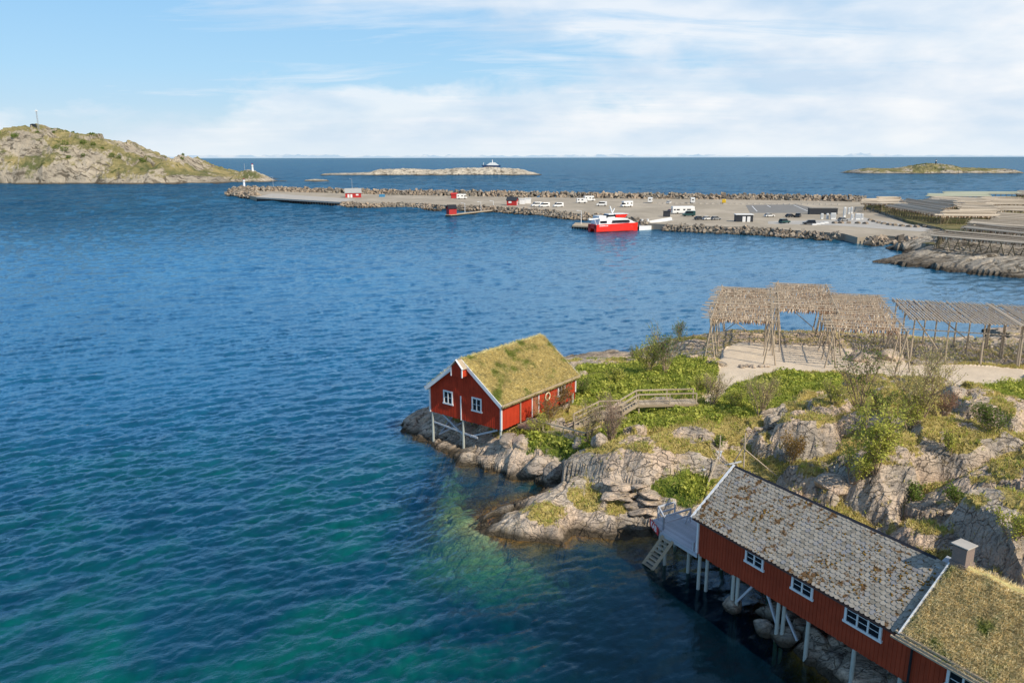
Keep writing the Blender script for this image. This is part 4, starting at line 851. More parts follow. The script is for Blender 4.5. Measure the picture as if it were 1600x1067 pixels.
# ------------------------------------------------------------------ fish drying racks
def fish_mesh(name, rows, parent, mat=None, dens=.17, size=.55, wd=.07):
    "dried fish hung tail-up along poles: slim tapered bodies; rows = list of (a, b) pole segments"
    A = []; 
    for a, b_ in rows:
        a = np.array(a); b_ = np.array(b_); n = int(np.linalg.norm(b_-a)/dens)
        if n < 1: continue
        tt = (np.arange(n)+rng.random(n)*.6)/n; tt = tt[rng.random(n) > .08]
        A.append(a+(b_-a)*tt[:, None])
    p = np.concatenate(A); n = len(p); d = (b_-a)/np.linalg.norm(b_-a); s = np.array([-d[1], d[0], 0])
    L = (size*(.7+.5*rng.random(n)))[:, None]; w_ = (wd*(.7+.6*rng.random(n)))[:, None]; side = rng.choice([-1, 1], n)[:, None]
    sw = rng.normal(0, .10, (n, 1)); up = np.array([0, 0, 1.])
    top = p+up*.05; q0 = p+s*side*.09; mid = q0-up*L*.45+d*sw; bot = q0-up*L+d*sw*1.5
    v = np.stack([top, mid-d*w_, mid+s*w_*.7, mid+d*w_, mid-s*w_*.7, bot], 1).reshape(-1, 3)
    f = np.array([(0, 1, 2), (0, 2, 3), (0, 3, 4), (0, 4, 1), (5, 2, 1), (5, 3, 2), (5, 4, 3), (5, 1, 4)])
    ff = (f[None]+6*np.arange(n)[:, None, None]).reshape(-1, 3)
    o = npmesh(name, v, ff, mat or M['fish'], parent); o['kind'] = 'stuff'; return o
def rack(o, ax, W, ay, D, H, label, group, fish=True, step=1.15, bays=5, over=1.05, brace=True, diag=0.):
    "o front-left foot; poles along ax over length W, rack runs D along ay"
    ax = Vector(ax).normalized(); ay = Vector(ay).normalized(); o = Vector(o)
    t_ = empty('fish_drying_rack', (o.x, o.y, gh(o.x, o.y)), math.atan2(ax.y, ax.x), label, 'fish rack', group)
    inv_ = Matrix.Rotation(-math.atan2(ax.y, ax.x), 3, 'Z'); z0 = o.z
    org = Vector((o.x, o.y, t_.location.z))
    def L(p): return inv_ @ (Vector(p)-org)
    Wp = lambda a, b_, z: L(Vector((o.x, o.y, 0))+ax*a+ay*b_+Z*z)
    top = H
    for j in range(bays+1):
        b_ = D*j/bays
        for a in (0, W):
            for s in (-1, 1):
                f_ = Vector((o.x, o.y, 0))+ax*(a+s*(.62+random.uniform(-.15, .15)))+ay*(b_+random.uniform(-.35, .35))
                g_ = gh(f_.x, f_.y); mb = MB()
                tp = Wp(a-s*.12, b_+random.uniform(-.08, .08), top+random.uniform(-.1, .45))
                mb.tube(L((f_.x, f_.y, g_-.2)), tp, .10, .065, 6); mb.build('leg', M['pole'], t_)
        if j in (2, 4) and brace:
            mb = MB(); f_ = Vector((o.x, o.y, 0))+ax*(random.choice((.4, W-.4)))+ay*(b_+1.8); mb.tube(L((f_.x, f_.y, gh(f_.x, f_.y)-.1)), Wp(random.choice((0, W)), b_-.2, top-.3), .06, .05, 6); mb.build('brace', M['pole'], t_)
    for a in (0, W): mb = MB(); mb.tube(Wp(a, -.6, top), Wp(a, D+.6, top), .09, .08, 7); mb.build('beam', M['pole'], t_)
    for a in (W*.33, W*.66): mb = MB(); mb.tube(Wp(a, -.3, top-.12), Wp(a, D+.3, top-.12), .07, .06, 7); mb.build('beam', M['pole'], t_)
    n = int(D/step)+1; rows = []
    for i in range(n):
        b_ = i*step+random.uniform(-.06, .06)
        for k_ in (0, 1):
            e0 = -over+random.uniform(-.6, .5); e1 = W+.5+random.uniform(-.45, .5); zt = top+.12+random.uniform(-.03, .05)
            p0 = Wp(e0, b_+k_*.2, zt); p1 = Wp(e1, b_+k_*.2, zt+random.uniform(-.05, .05)); mb = MB(); mb.tube(p0, p1, .045, .03, 6); mb.build('pole', M['pole'], t_)
            if fish: rows.append((p0.lerp(p1, .10), p0.lerp(p1, .90)))
    if fish: fish_mesh('hanging_fish', rows, t_, dens=.15, size=.62)
    return t_
DX, DY = (.964, -.267, 0), (.31, .951, 0)
GR = 'wooden racks for drying fish on the near shore'
def rlab(s): return s
rack((22.6, 85.4, 0), DX, 6.6, DY, 23.5, 9.1, 'leftmost near fish rack, its front legs standing by the bushes at the gravel edge', GR)
rack((32.0, 90.4, 0), DX, 6.6, DY, 20.5, 9.3, 'near fish rack in the middle, set back with an open gateway under it', GR, bays=4)
rack((35.0, 81.4, 0), DX, 7.2, DY, 23.0, 8.9, 'near fish rack beside the middle one, stacked spare poles leaning at its right leg', GR)
AX, AY = (.29, .957, 0), (.94, -.34, 0)
def rack_cross(o, W, D, label, nbay):
    "rack whose poles run away from the drone over cross beams"
    t_ = empty('fish_drying_rack', (o[0], o[1], gh(o[0], o[1])), 0, label, 'fish rack', GR); org = Vector(t_.location); O = Vector((o[0], o[1], 0)); ux = Vector(AY); uy = Vector(AX)
    ux.normalize(); top = 9.0; Lc = lambda a, b_, z: O+ux*a+uy*b_+Z*z-org
    for i in range(nbay+1):
        a = W*i/nbay
        for b_ in (0, D*.5, D):
            for s in (-1, 1):
                f_ = O+ux*(a+s*.12)+uy*(b_+s*.62); g_ = gh(f_.x, f_.y); mb = MB(); mb.tube(f_+Z*(g_-.2)-org, Lc(a, b_-s*.1, top+random.uniform(-.1, .3)), .10, .065, 6); mb.build('leg', M['pole'], t_)
    for b_ in (0, D*.5, D): mb = MB(); mb.tube(Lc(-.6, b_, top), Lc(W+.5, b_, top), .09, .08, 7); mb.build('beam', M['pole'], t_)
    mb = MB(); mb.tube(Lc(-3.0, -.1, top-1.2), Lc(W+.4, -.1, top-1.2), .07, .06, 7); mb.build('cross_rail', M['pole'], t_)
    for a0, a1 in ((.2, W/nbay),) : 
        f_ = O+ux*a1; mb = MB(); mb.tube(Lc(a0, 0, top-.1), f_+Z*(gh(f_.x, f_.y)+.1)-org, .08, .07, 7); mb.build('brace', M['pole'], t_)
    f_ = O+ux*(W*.9)+uy*D; mb = MB(); mb.tube(Lc(W*.3, D, top-.3), f_+Z*(gh(f_.x, f_.y)+.1)-org, .08, .07, 7); mb.build('brace', M['pole'], t_)
    n = int((W+.8)/.34); rows = []; 
    for i in range(n):
        a = -.5+i*.34+random.uniform(-.05, .05); e0 = -1.1+random.uniform(-.5, .4); e1 = D+.9+random.uniform(-.4, .5)
        p0 = Lc(a, e0, top+.12); p1 = Lc(a+random.uniform(-.15, .15), e1, top+.14); mb = MB(); mb.tube(p0, p1, .075, .045, 6); mb.build('pole', M['farpole'], t_); rows.append((p0.lerp(p1, .1), p0.lerp(p1, .9)))
    fish_mesh('hanging_fish', rows, t_, dens=.30, size=.38)
    return t_
rack_cross((46.1, 86.0), 10.6, 11.8, 'near fish rack on the right with slanting poles and one long diagonal brace', 3)
rack_cross((56.2, 82.3), 10.6, 11.8, 'near fish rack at the right edge with slanting poles, partly out of view', 3)
# spare poles leaning at the third rack
lp = G(1412, 556); sp_ = empty('leaning_poles', lp, 0, 'bundle of spare poles leaning against the legs beside the gravel road', 'pole stack')
for i in range(14):
    mb = MB(); mb.tube((-.9+i*.19, -.7+random.uniform(-.2, .2), -.15), (-1.6+i*.16, 1.0, 2.0+random.uniform(-.3, .4)), .06, .05, 6); mb.build('pole', M['pole'], sp_)

# ------------------------------------------------------------------ far islands
def profile_island(name, pts, Y, depth, mat, label, seed=1, rough=1.0, nx=260, ny=70, front=None, kind='structure'):
    "ridge of land: pts = (px, height px above the waterline at that distance); Y distance of the shore line"
    px = np.array([p[0] for p in pts], float); hp = np.array([p[1] for p in pts], float)
    s = Y/F*1.0; KX = .973*(1+.36*depth/Y); x0, x1 = (px[0]-800)*s*KX, (px[-1]-800)*s*KX
    xs = np.linspace(x0, x1, nx); ts = np.linspace(0, 1, ny); X, T_ = np.meshgrid(xs, ts)
    pk = .42; wob = fbm(X/depth*1.3, T_*0+seed, 3, seed)*.12
    H = np.interp(X/KX/s+800, px, hp)*s*.90
    prof = np.where(T_ < pk, np.sin(np.clip((T_+wob*T_*2)/pk, 0, 1)*np.pi/2)**.75, np.cos(np.clip((T_-pk)/(1-pk), 0, 1)*np.pi/2))
    n1 = fbm(X/depth*5, T_*5+seed, 5, seed+2, True); n2 = fbm(X/depth*14+T_*4, T_*9, 4, seed+5, True)
    f1_, f2_, id_, ox_, oy_ = voronoi(X/depth*9+T_*3, T_*7, seed)
    Hh_ = H*prof*(1+.0*n1)+np.minimum(H, 22)*rough*(n1*.30+n2*.17+((id_*29 % 89)/89.-.5)*.18+ox_*((id_*37 % 101)/101.-.5)*.3)*sstep(0, .25, prof)-.8
    Hh_ = np.where((H < .3), -1.5, Hh_)
    Yy = Y+T_*depth+fbm(X/depth*3, T_*0, 3, seed+9)*depth*.06
    i = np.arange(nx*ny).reshape(ny, nx); q = np.stack([i[:-1, :-1], i[:-1, 1:], i[1:, 1:], i[1:, :-1]], -1).reshape(-1, 4)
    o = npmesh(name, np.stack([X, Yy, Hh_], -1).reshape(-1, 3), q, mat); o['kind'] = kind; o['label'] = label
    def top(pxx, tt):
        ii = int(np.clip(np.searchsorted(xs, (pxx-800)*s*KX), 0, nx-1)); jj = int(tt*(ny-1)); return Vector((X[jj, ii], Yy[jj, ii], Hh_[jj, ii]))
    return o, top
def island_mat(name, sc, green, base=(.42, .36, .28), vstart=6, hz=0.0):
    t = NT(name); pos = t.geo('Position'); nz = t.n('ShaderNodeSeparateXYZ', Vector=t.geo('Normal')).outputs[2]; z = t.n('ShaderNodeSeparateXYZ', Vector=pos).outputs[2]
    n = t.noise(pos, sc, 7, .65); n2 = t.noise(t.map(pos, (1, 2.5, .8), (0, .4, .3)), sc*2.5, 6, .65, 1); n3 = t.noise(pos, sc*.6, 5, .6)
    c = t.mix(t.ramp(n, [(.3, 0.), (.7, 1.)]), tuple(x*.72 for x in base), tuple(x*1.15 for x in base))
    c = t.mix(t.ramp(n2, [(.40, .9), (.50, 0.)]), c, (.09, .075, .055))
    f = t.math('ADD', t.math('MULTIPLY_ADD', nz, .30, n3), t.math('MULTIPLY', t.math('MINIMUM', t.math('DIVIDE', z, vstart), 1.0), .18))
    v = t.ramp(f, [(green, 0.), (green+.06, .9)]); vc = t.mix(t.ramp(n, [(.4, 0.), (.62, 1.)]), (.09, .105, .035), (.30, .245, .105))
    c = t.mix(v, c, vc)
    bu = t.ramp(t.noise(pos, sc*3.2, 4, .6), [(.60, 0.), (.66, .9)]); c = t.mix(t.math('MULTIPLY', bu, v), c, (.055, .075, .02))
    wet = t.ramp(t.math('MULTIPLY', z, .5), [(.2, .85), (.9, 0.)]); c = t.mix(wet, c, (.05, .04, .03))
    b = t.bump(t.math('ADD', n2, n), 1.0, 3.0)
    return t.done(t.bsdf(c, .95, b, spec=.1))
M['isl'] = island_mat('island_rock', .035, .865, (.38, .33, .26)); M['isl2'] = island_mat('skerry_rock', .05, 1.15, (.55, .49, .40), 8); M['isl3'] = island_mat('islet_rock', .05, .85, (.48, .42, .34), 6)
hill, htop = profile_island('island_hill', [(-90, 40), (-40, 62), (0, 78), (20, 88), (50, 93), (90, 86), (140, 77), (180, 63), (220, 45), (250, 36), (272, 28), (283, 37), (300, 28), (330, 18), (350, 12), (362, 10), (368, 7), (380, 3), (384, 0)], 850, 230, M['isl'], 'rocky hill island with patchy grass and bushes at the far left', 3, 1.0, 420, 120)
pt_, ptop = profile_island('island', [(360, 3), (366, 12), (378, 18), (392, 18), (408, 11), (422, 2), (423, 0)], 895, 60, M['isl3'], 'low bare point with a small light at the right end of the hill island', 5, .5, 90, 30)
sk1, _ = profile_island('skerry', [(472, 0), (476, 3), (490, 4), (508, 3), (513, 0)], 930, 20, M['isl2'], 'small dark flat skerry left of the long pale one', 7, .4, 60, 16)
sk0, _ = profile_island('skerry', [(432, 0), (436, 1.6), (445, 1.6), (449, 0)], 935, 12, M['isl2'], 'tiny skerry just off the point with the light', 17, .4, 40, 12)
sk2, _ = profile_island('skerry', [(498, 0), (505, 3), (530, 3.5), (560, 4), (578, 5), (590, 9), (610, 9.5), (640, 10), (680, 8), (700, 9.5), (720, 11), (750, 11), (765, 12), (790, 10.5), (815, 9), (835, 4), (850, 0)], 1240, 70, M['isl2'], 'long low pale rock skerry in the middle of the open sea', 9, .5, 320, 40)
il, itop = profile_island('island', [(1334, 0), (1342, 5), (1360, 8), (1385, 8), (1400, 7), (1420, 10), (1445, 14), (1465, 15), (1485, 13), (1500, 9), (1530, 8), (1560, 7), (1580, 7), (1587, 0)], 1290, 110, M['isl3'], 'low grassy rock island on the horizon at the right', 11, .6, 300, 50)
# faint far mountains; aerial haze is painted in as a pale blue glow
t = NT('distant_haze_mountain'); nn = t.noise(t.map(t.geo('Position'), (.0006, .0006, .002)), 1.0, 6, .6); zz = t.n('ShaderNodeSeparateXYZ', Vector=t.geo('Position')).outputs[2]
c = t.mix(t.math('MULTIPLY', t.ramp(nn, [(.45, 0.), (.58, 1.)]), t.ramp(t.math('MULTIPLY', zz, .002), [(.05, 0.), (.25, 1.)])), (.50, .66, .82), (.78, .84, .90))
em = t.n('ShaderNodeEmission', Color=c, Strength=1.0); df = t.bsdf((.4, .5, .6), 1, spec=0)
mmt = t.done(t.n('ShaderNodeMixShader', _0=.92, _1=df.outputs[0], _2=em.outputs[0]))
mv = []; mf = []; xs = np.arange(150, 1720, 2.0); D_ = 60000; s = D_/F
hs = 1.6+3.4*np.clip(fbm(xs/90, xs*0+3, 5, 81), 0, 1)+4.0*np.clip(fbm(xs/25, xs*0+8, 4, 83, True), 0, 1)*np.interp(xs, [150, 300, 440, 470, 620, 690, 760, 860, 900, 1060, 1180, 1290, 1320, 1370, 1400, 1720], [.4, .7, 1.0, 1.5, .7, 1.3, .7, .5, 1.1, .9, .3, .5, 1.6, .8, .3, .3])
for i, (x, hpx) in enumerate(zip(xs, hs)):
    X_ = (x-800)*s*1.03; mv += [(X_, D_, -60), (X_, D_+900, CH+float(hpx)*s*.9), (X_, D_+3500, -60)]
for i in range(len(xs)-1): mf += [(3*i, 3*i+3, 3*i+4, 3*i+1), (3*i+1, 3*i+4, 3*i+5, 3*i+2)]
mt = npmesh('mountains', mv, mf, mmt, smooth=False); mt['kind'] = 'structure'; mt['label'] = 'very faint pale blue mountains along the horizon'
def bushes(parentname, topf, pts, label, group, base=1.6):
    for px_, tt, s_ in pts:
        p = topf(px_, tt); n = int(120*s_); d = rng.normal(0, 1, (n, 3)); d /= np.linalg.norm(d, axis=1)[:, None]; r_ = base*s_*(.5+.5*rng.random(n))[:, None]
        c_ = d*r_*[1, 1, .75]+[0, 0, base*s_*.4]; e = rng.normal(0, .42, (n, 3, 3)); v = (c_[:, None]+e).reshape(-1, 3)
        o = npmesh('bush', v, np.arange(3*n).reshape(-1, 3), M['leafG']); o.location = p; tag(o, label, 'bush', group)
bushes('bush', htop, [(x, .40+.06*math.sin(x), random.uniform(1, 1.5)) for x in (68, 76, 84, 92, 101, 116, 124, 133, 139, 149, 283, 288)], 'dark round bush on the skyline of the far left hill', 'bushes along the crest of the hill island')
bushes('bush', htop, [(150, .25, 2.0), (165, .25, 1.6), (178, .26, 1.4), (135, .2, 2.6), (128, .16, 2.6), (140, .15, 2.4), (55, .22, 2.4), (60, .2, 2), (12, .22, 3), (25, .25, 2.6), (240, .25, 1.8), (246, .22, 1.5), (214, .18, 2), (206, .16, 2), (4, .1, 2.6), (168, .12, 1.4), (152, .10, 1.5)], 'green bush on the rocky flank of the far left hill', 'bushes on the slope of the hill island', 1.9)
def lattice(loc, h, label, name='radio_mast', cat='mast'):
    m = empty(name, loc, 0, label, cat); mb = MB(); w0, w1 = h*.035, h*.018
    for sx_, sy_ in ((-1, -1), (1, -1), (1, 1), (-1, 1)): mb.beam((sx_*w0, sy_*w0, -1), (sx_*w1, sy_*w1, h), .16)
    for k_ in range(8):
        z_ = h*k_/8; z2 = h*(k_+1)/8; a = w0+(w1-w0)*k_/8; b_ = w0+(w1-w0)*(k_+1)/8; s_ = 1 if k_ % 2 else -1
        mb.beam((-a*s_, -a, z_), (b_*s_, -b_, z2), .12); mb.beam((a, -a*s_, z_), (b_, b_*s_, z2), .12)
    mb.build('lattice', M['steel'], m); mb = MB(); mb.tube((0, 0, h), (0, 0, h*1.1), .12); mb.box(-1.1, 1.1, -.9, .9, h*.93, h*1.0); mb.build('antenna', M['white'], m)
p = htop(58, .42); lattice(p, 22, 'tall grey lattice radio mast on top of the far left hill')
b_ = MB(); b_.box(-3, 3, -1.5, 1.5, -2, 1.6); b_.prism([(-3.2, 1.6), (3.2, 1.6), (0, 2.3)], -1.7, 1.7); hu = b_.build('mast_hut', M['dark']); hu.location = htop(50, .42)+Vector((0, 0, .4)); tag(hu, 'small dark hut beside the radio mast on the hill', 'hut')
def lamp_house(loc, s_, label, band=M['c_red']):
    m = empty('lighthouse', loc, 0, label, 'lighthouse'); mb = MB(); mb.tube((0, 0, -1), (0, 0, 4.2*s_), 1.15*s_, .85*s_, 12); mb.build('tower', M['white'], m)
    mb = MB(); mb.tube((0, 0, 4.2*s_), (0, 0, 4.4*s_), 1.5*s_, 1.5*s_, 12); mb.tube((0, 0, 4.4*s_), (0, 0, 5.9*s_), .95*s_, .95*s_, 10); mb.build('lantern', M['c_white'], m)
    mb = MB(); mb.tube((0, 0, 5.9*s_), (0, 0, 6.9*s_), 1.3*s_, .15*s_, 12); mb.build('cap', band, m)
lamp_house(ptop(392, .42), 1.15, 'small white light tower on the bare point beyond the breakwater')
p = ptop(381, .4); mb = MB(); mb.tube((0, 0, -1), (0, 0, 8), .18); mb.build('pole_', M['steel']).name = 'flagpole'; fp = bpy.data.objects['flagpole']; fp.location = p; tag(fp, 'thin pole standing left of the light on the bare point', 'pole')
lamp_house(itop(1464.8, .42), 1.0, 'dark light tower with a white band on the island at right', M['black'])
for o in bpy.data.objects:
    if o.get('label', '').startswith('dark light tower'):
        for c_ in o.children:
            if c_.name.startswith('tower'): c_.data = c_.data.copy(); c_.data.materials[0] = M['black']

# ------------------------------------------------------------------ harbour fill and breakwater
LZ = 2.2
def flat(name, px, z, mat, label, kind='structure', skirt=3.5):
    mb = MB(); p = [P(x, y, z) for x, y in px]; n = len(p); mb.add(p+[q-Z*skirt for q in p], [tuple(range(n))]+[(i, n+i, n+(i+1) % n, (i+1) % n) for i in range(n)])
    o = mb.build(name, mat); o['kind'] = kind; o['label'] = label; return o
t = NT('harbour_gravel'); pos = t.geo('Position'); n = t.noise(pos, .035, 5, .6); n2 = t.noise(t.map(pos, (1, .35, 1), (0, 0, .5)), .12, 6, .7); n3 = t.noise(pos, .9, 4, .7)
c = t.mix(t.ramp(n, [(.35, 0.), (.65, 1.)]), (.33, .285, .22), (.46, .40, .32)); c = t.mix(t.ramp(n2, [(.4, .5), (.55, 0.)]), c, (.28, .245, .20)); c = t.mix(t.math('MULTIPLY', n3, .35), c, (.22, .19, .15))
M['lot'] = t.done(t.bsdf(c, .95, spec=.1))
t = NT('old_asphalt'); pos = t.geo('Position'); c = t.mix(t.noise(pos, .2, 5, .7), (.16, .155, .15), (.24, .235, .225)); M['asph'] = t.done(t.bsdf(c, .95, spec=.1))
front = [(372, 302), (400, 308), (530, 315), (560, 317), (640, 317), (700, 321), (735, 321), (790, 324), (812, 326), (850, 328), (900, 334), (950, 337), (1000, 343), (1012, 349), (1045, 351), (1100, 353), (1200, 357), (1290, 363), (1318, 365), (1340, 371), (1380, 368), (1430, 371), (1470, 380)]
lot = flat('harbour_ground', [(372, 298)]+front+[(1700, 392), (1700, 318), (1500, 311), (1350, 315), (1200, 312.5), (1000, 310.5), (800, 308), (600, 304.5), (430, 299)], LZ, M['lot'], 'wide gravel harbour ground with parking in front of the breakwater')
flat('asphalt', [(1165, 320.5), (1172, 333), (1265, 333), (1300, 331), (1245, 319.5)], LZ+.03, M['asph'], 'darker asphalt parking field with white lines', skirt=.02)
rd = flat('road', [(1345, 339), (1360, 342), (1400, 349), (1470, 356), (1560, 357), (1560, 363), (1440, 362), (1370, 357), (1300, 352), (1200, 350), (1200, 346), (1300, 344)], LZ+.03, paint('pale_road', (.40, .38, .35), .1, .1, .95), 'pale road curving away between harbour and fish racks', skirt=.02)
for x0, y0, x1, y1 in ((1175, 322, 1183, 330.5), (1240, 320.5, 1262, 330), (1199, 321, 1204, 324)):
    a = P(x0, y0, LZ+.05); b__ = P(x1, y1, LZ+.05); mb = MB(); mb.beam(a, b__, .35, .02); o = mb.build('parking_line', M['white']); o['kind'] = 'structure'
rp = MB(); rp.add([P(1322, 361, LZ+.06), P(1352, 362, LZ+.06), P(1340, 373.5, -.3), P(1312, 371.5, -.3)], [(0, 1, 2, 3)]); rp.add([P(1322, 361, LZ-.3), P(1352, 362, LZ-.3), P(1340, 373.5, -.8), P(1312, 371.5, -.8)], [(3, 2, 1, 0)]); ro = rp.build('boat_ramp', M['concrete']); ro['kind'] = 'structure'
def rubble(name, line, w, zb, zt, size, dens, label, mat='rubble', crest=0):
    "loose armour stones heaped along a line of world points; one mesh nobody could count"
    V = []; Fc = []; base = np.array([(1, 0, 0), (-1, 0, 0), (0, 1, 0), (0, -1, 0), (0, 0, 1), (0, 0, -1)], float)
    fo = np.array([(4, 0, 2), (4, 2, 1), (4, 1, 3), (4, 3, 0), (5, 2, 0), (5, 1, 2), (5, 3, 1), (5, 0, 3)])
    # cut-corner blocks: 12 vertices
    cub = np.array([(x, y, z) for x in (-1, 1) for y in (-1, 1) for z in (-1, 1)], float)
    cf = np.array([(0, 1, 3, 2), (4, 6, 7, 5), (0, 4, 5, 1), (2, 3, 7, 6), (0, 2, 6, 4), (1, 5, 7, 3)])
    k_ = 0
    for a, b__ in zip(line, line[1:]):
        a = Vector(a); b__ = Vector(b__); L_ = (b__-a).length; d = (b__-a).normalized(); nr = Vector((d.y, -d.x, 0))
        n = int(L_*w*dens)
        for _ in range(n):
            u_ = random.random(); v_ = random.random(); s_ = size*random.uniform(.55, 1.35)
            zc_ = (zb+(zt-zb)*v_) if not crest else (zb+(zt-zb)*(1-abs(2*v_-1))**.7)
            c_ = a.lerp(b__, u_)+nr*(w*(1-v_)) if not crest else a.lerp(b__, u_)+nr*(w*(v_-.5))
            c_.z = zc_+random.uniform(-.25, .35)*size
            m_ = Euler((random.random()*6, random.random()*6, random.random()*6)).to_matrix()
            sc_ = np.array([random.uniform(.6, 1.2), random.uniform(.5, 1.0), random.uniform(.4, .8)])*s_*.62
            vv = (cub*(1+rng.normal(0, .16, cub.shape)))*sc_@np.array(m_).T+np.array(c_)
            V.append(vv); Fc.append(cf+8*k_); k_ += 1
    o = npmesh(name, np.concatenate(V), np.concatenate(Fc), M[mat]); tag(o, label, 'rubble'); o['kind'] = 'stuff'; return o
def PL(pts, z): return [P(x, y, z) for x, y in pts]
rubble('breakwater_rubble', PL([(362, 301), (380, 299), (430, 299.5), (600, 304.5), (800, 308), (1000, 311), (1200, 313), (1352, 316)], 1.8), 12, .2, 4.6, 1.6, .55, 'long heap of dark and pale armour stones forming the breakwater behind the harbour', crest=1)
rubble('shore_rubble', PL([(360, 302), (372, 303), (402, 306.5)], 1.9), 8, 0, 3.5, 1.7, .5, 'stones around the outer tip of the breakwater', crest=1)
rubble('shore_rubble', PL([(535, 316.5), (560, 317.5), (640, 318), (700, 321.5), (735, 321.5), (790, 324.5), (812, 326.5)], LZ), 6, -.6, 2.2, 1.1, .8, 'pale stones along the harbour edge left of the red quay house')
rubble('shore_rubble', PL([(812, 326.5), (850, 328.5), (900, 334.5), (950, 337.5), (1000, 343.5), (1012, 349)], LZ), 6, -.6, 2.3, 1.15, .8, 'stones along the harbour edge behind the red and white ferry')
rubble('shore_rubble', PL([(1040, 351), (1100, 353.5), (1200, 357.5), (1290, 363.5), (1316, 366)], LZ), 5, -.6, 2.3, 1.0, .95, 'stones along the harbour edge in front of the parked cars')
rubble('shore_rubble', PL([(1345, 372), (1380, 369), (1430, 372), (1462, 380)], LZ), 5, -.6, 2.1, 1.1, .8, 'stones between the boat ramp and the bare rocks at right')

# ------------------------------------------------------------------ rocky headland and rack field on the right
hp_ = [(1372, 385, 1.4), (1400, 379, 2.5), (1430, 377, 3), (1395, 390, .8), (1420, 395, 1.2), (1450, 385, 3), (1500, 385, 3.6), (1560, 395, 3.2), (1620, 400, 3.2), (1480, 402, 1.3), (1420, 401, .9), (1400, 408, .9), (1450, 410, 1.6), (1500, 412, 1.7), (1540, 420, 1.4), (1600, 415, 2.4), (1360, 409, .2), (1700, 400, 4), (1700, 380, 4), (1500, 372, 3.2), (1600, 372, 3.5), (1450, 368, 2.3), (1700, 360, 3.5), (1600, 425, 1.2)]
hcoast = [P(x, y, 0)[:2] for x, y in [(1353, 409), (1395, 412.5), (1440, 418), (1480, 424), (1540, 431), (1600, 436), (1720, 446), (1800, 380), (1500, 365), (1440, 368), (1425, 376), (1398, 382), (1386, 390), (1410, 394), (1412, 400), (1385, 405)]]
hcp = [tuple(P(*c)) for c in hp_]+[(x, y, 0) for x, y in hcoast[:7]+hcoast[11:]]+[(60, 200, -4), (100, 150, -4), (60, 240, -4), (150, 150, -3)]
ht = TPS(hcp, .0006); X, Y = np.meshgrid(np.arange(70, 235, .8), np.arange(150, 300, .8))
h_ = ht(X, Y); dd_ = polydist(X+perlin(X*.1, Y*.1, 4)*2, Y, hcoast); in_ = inpoly(X+perlin(X*.1, Y*.1, 4)*2, Y, hcoast)
h_ = np.where(in_, np.maximum(h_, np.minimum(.1+.25*dd_, .8)), np.minimum(h_, -.3-.1*dd_))
rxx = X*.9+Y*.45; ryy = -X*.45+Y*.9
f1, f2, idd, ox, oy = voronoi(rxx*.06+perlin(X*.1, Y*.1, 2)*.3, ryy*.16+perlin(X*.1, Y*.1, 4)*.3, 6)
h_ = h_+sstep(-.5, .5, h_)*(((idd*29 % 89)/89.-.5)*.35+((idd*37 % 101)/101.-.5)*oy*1.1-np.exp(-((f2-f1)/.05)**2)*.5+fbm(X*.08, Y*.2, 3, 4, True)*.22)
h_ = np.where(dd_*in_ > 60, np.minimum(h_, 3.5), h_)
i = np.arange(X.size).reshape(X.shape); q = np.stack([i[:-1, :-1], i[:-1, 1:], i[1:, 1:], i[1:, :-1]], -1).reshape(-1, 4)
M['head'] = island_mat('headland_rock', .12, 1.02, (.56, .49, .40), 5)
hd = npmesh('headland', np.stack([X, Y, h_], -1).reshape(-1, 3), q, M['head']); hd['kind'] = 'structure'; hd['label'] = 'smooth bare rock headland running into the bay at right'
fieldm = island_mat('rack_field_ground', .06, .70, (.36, .32, .26), 2)
fg = flat('field_ground', [(1352, 322), (1420, 345), (1470, 356), (1500, 372), (1440, 380), (1600, 398), (1800, 410), (1800, 312), (1600, 306), (1380, 314)], 3.2, fieldm, 'stony grassy ground under the far fish racks', skirt=4)
def gfar(x, y):
    fx = (x-70)/.8; fy = (y-150)/.8
    if 0 < fx < X.shape[1]-1 and 0 < fy < X.shape[0]-1: return max(float(h_[int(fy), int(fx)]), 3.2 if Y is None else -9)
    return 3.2
M['darkleg'] = wood('dark_weathered_poles', (.10, .08, .05), (.30, .25, .15))
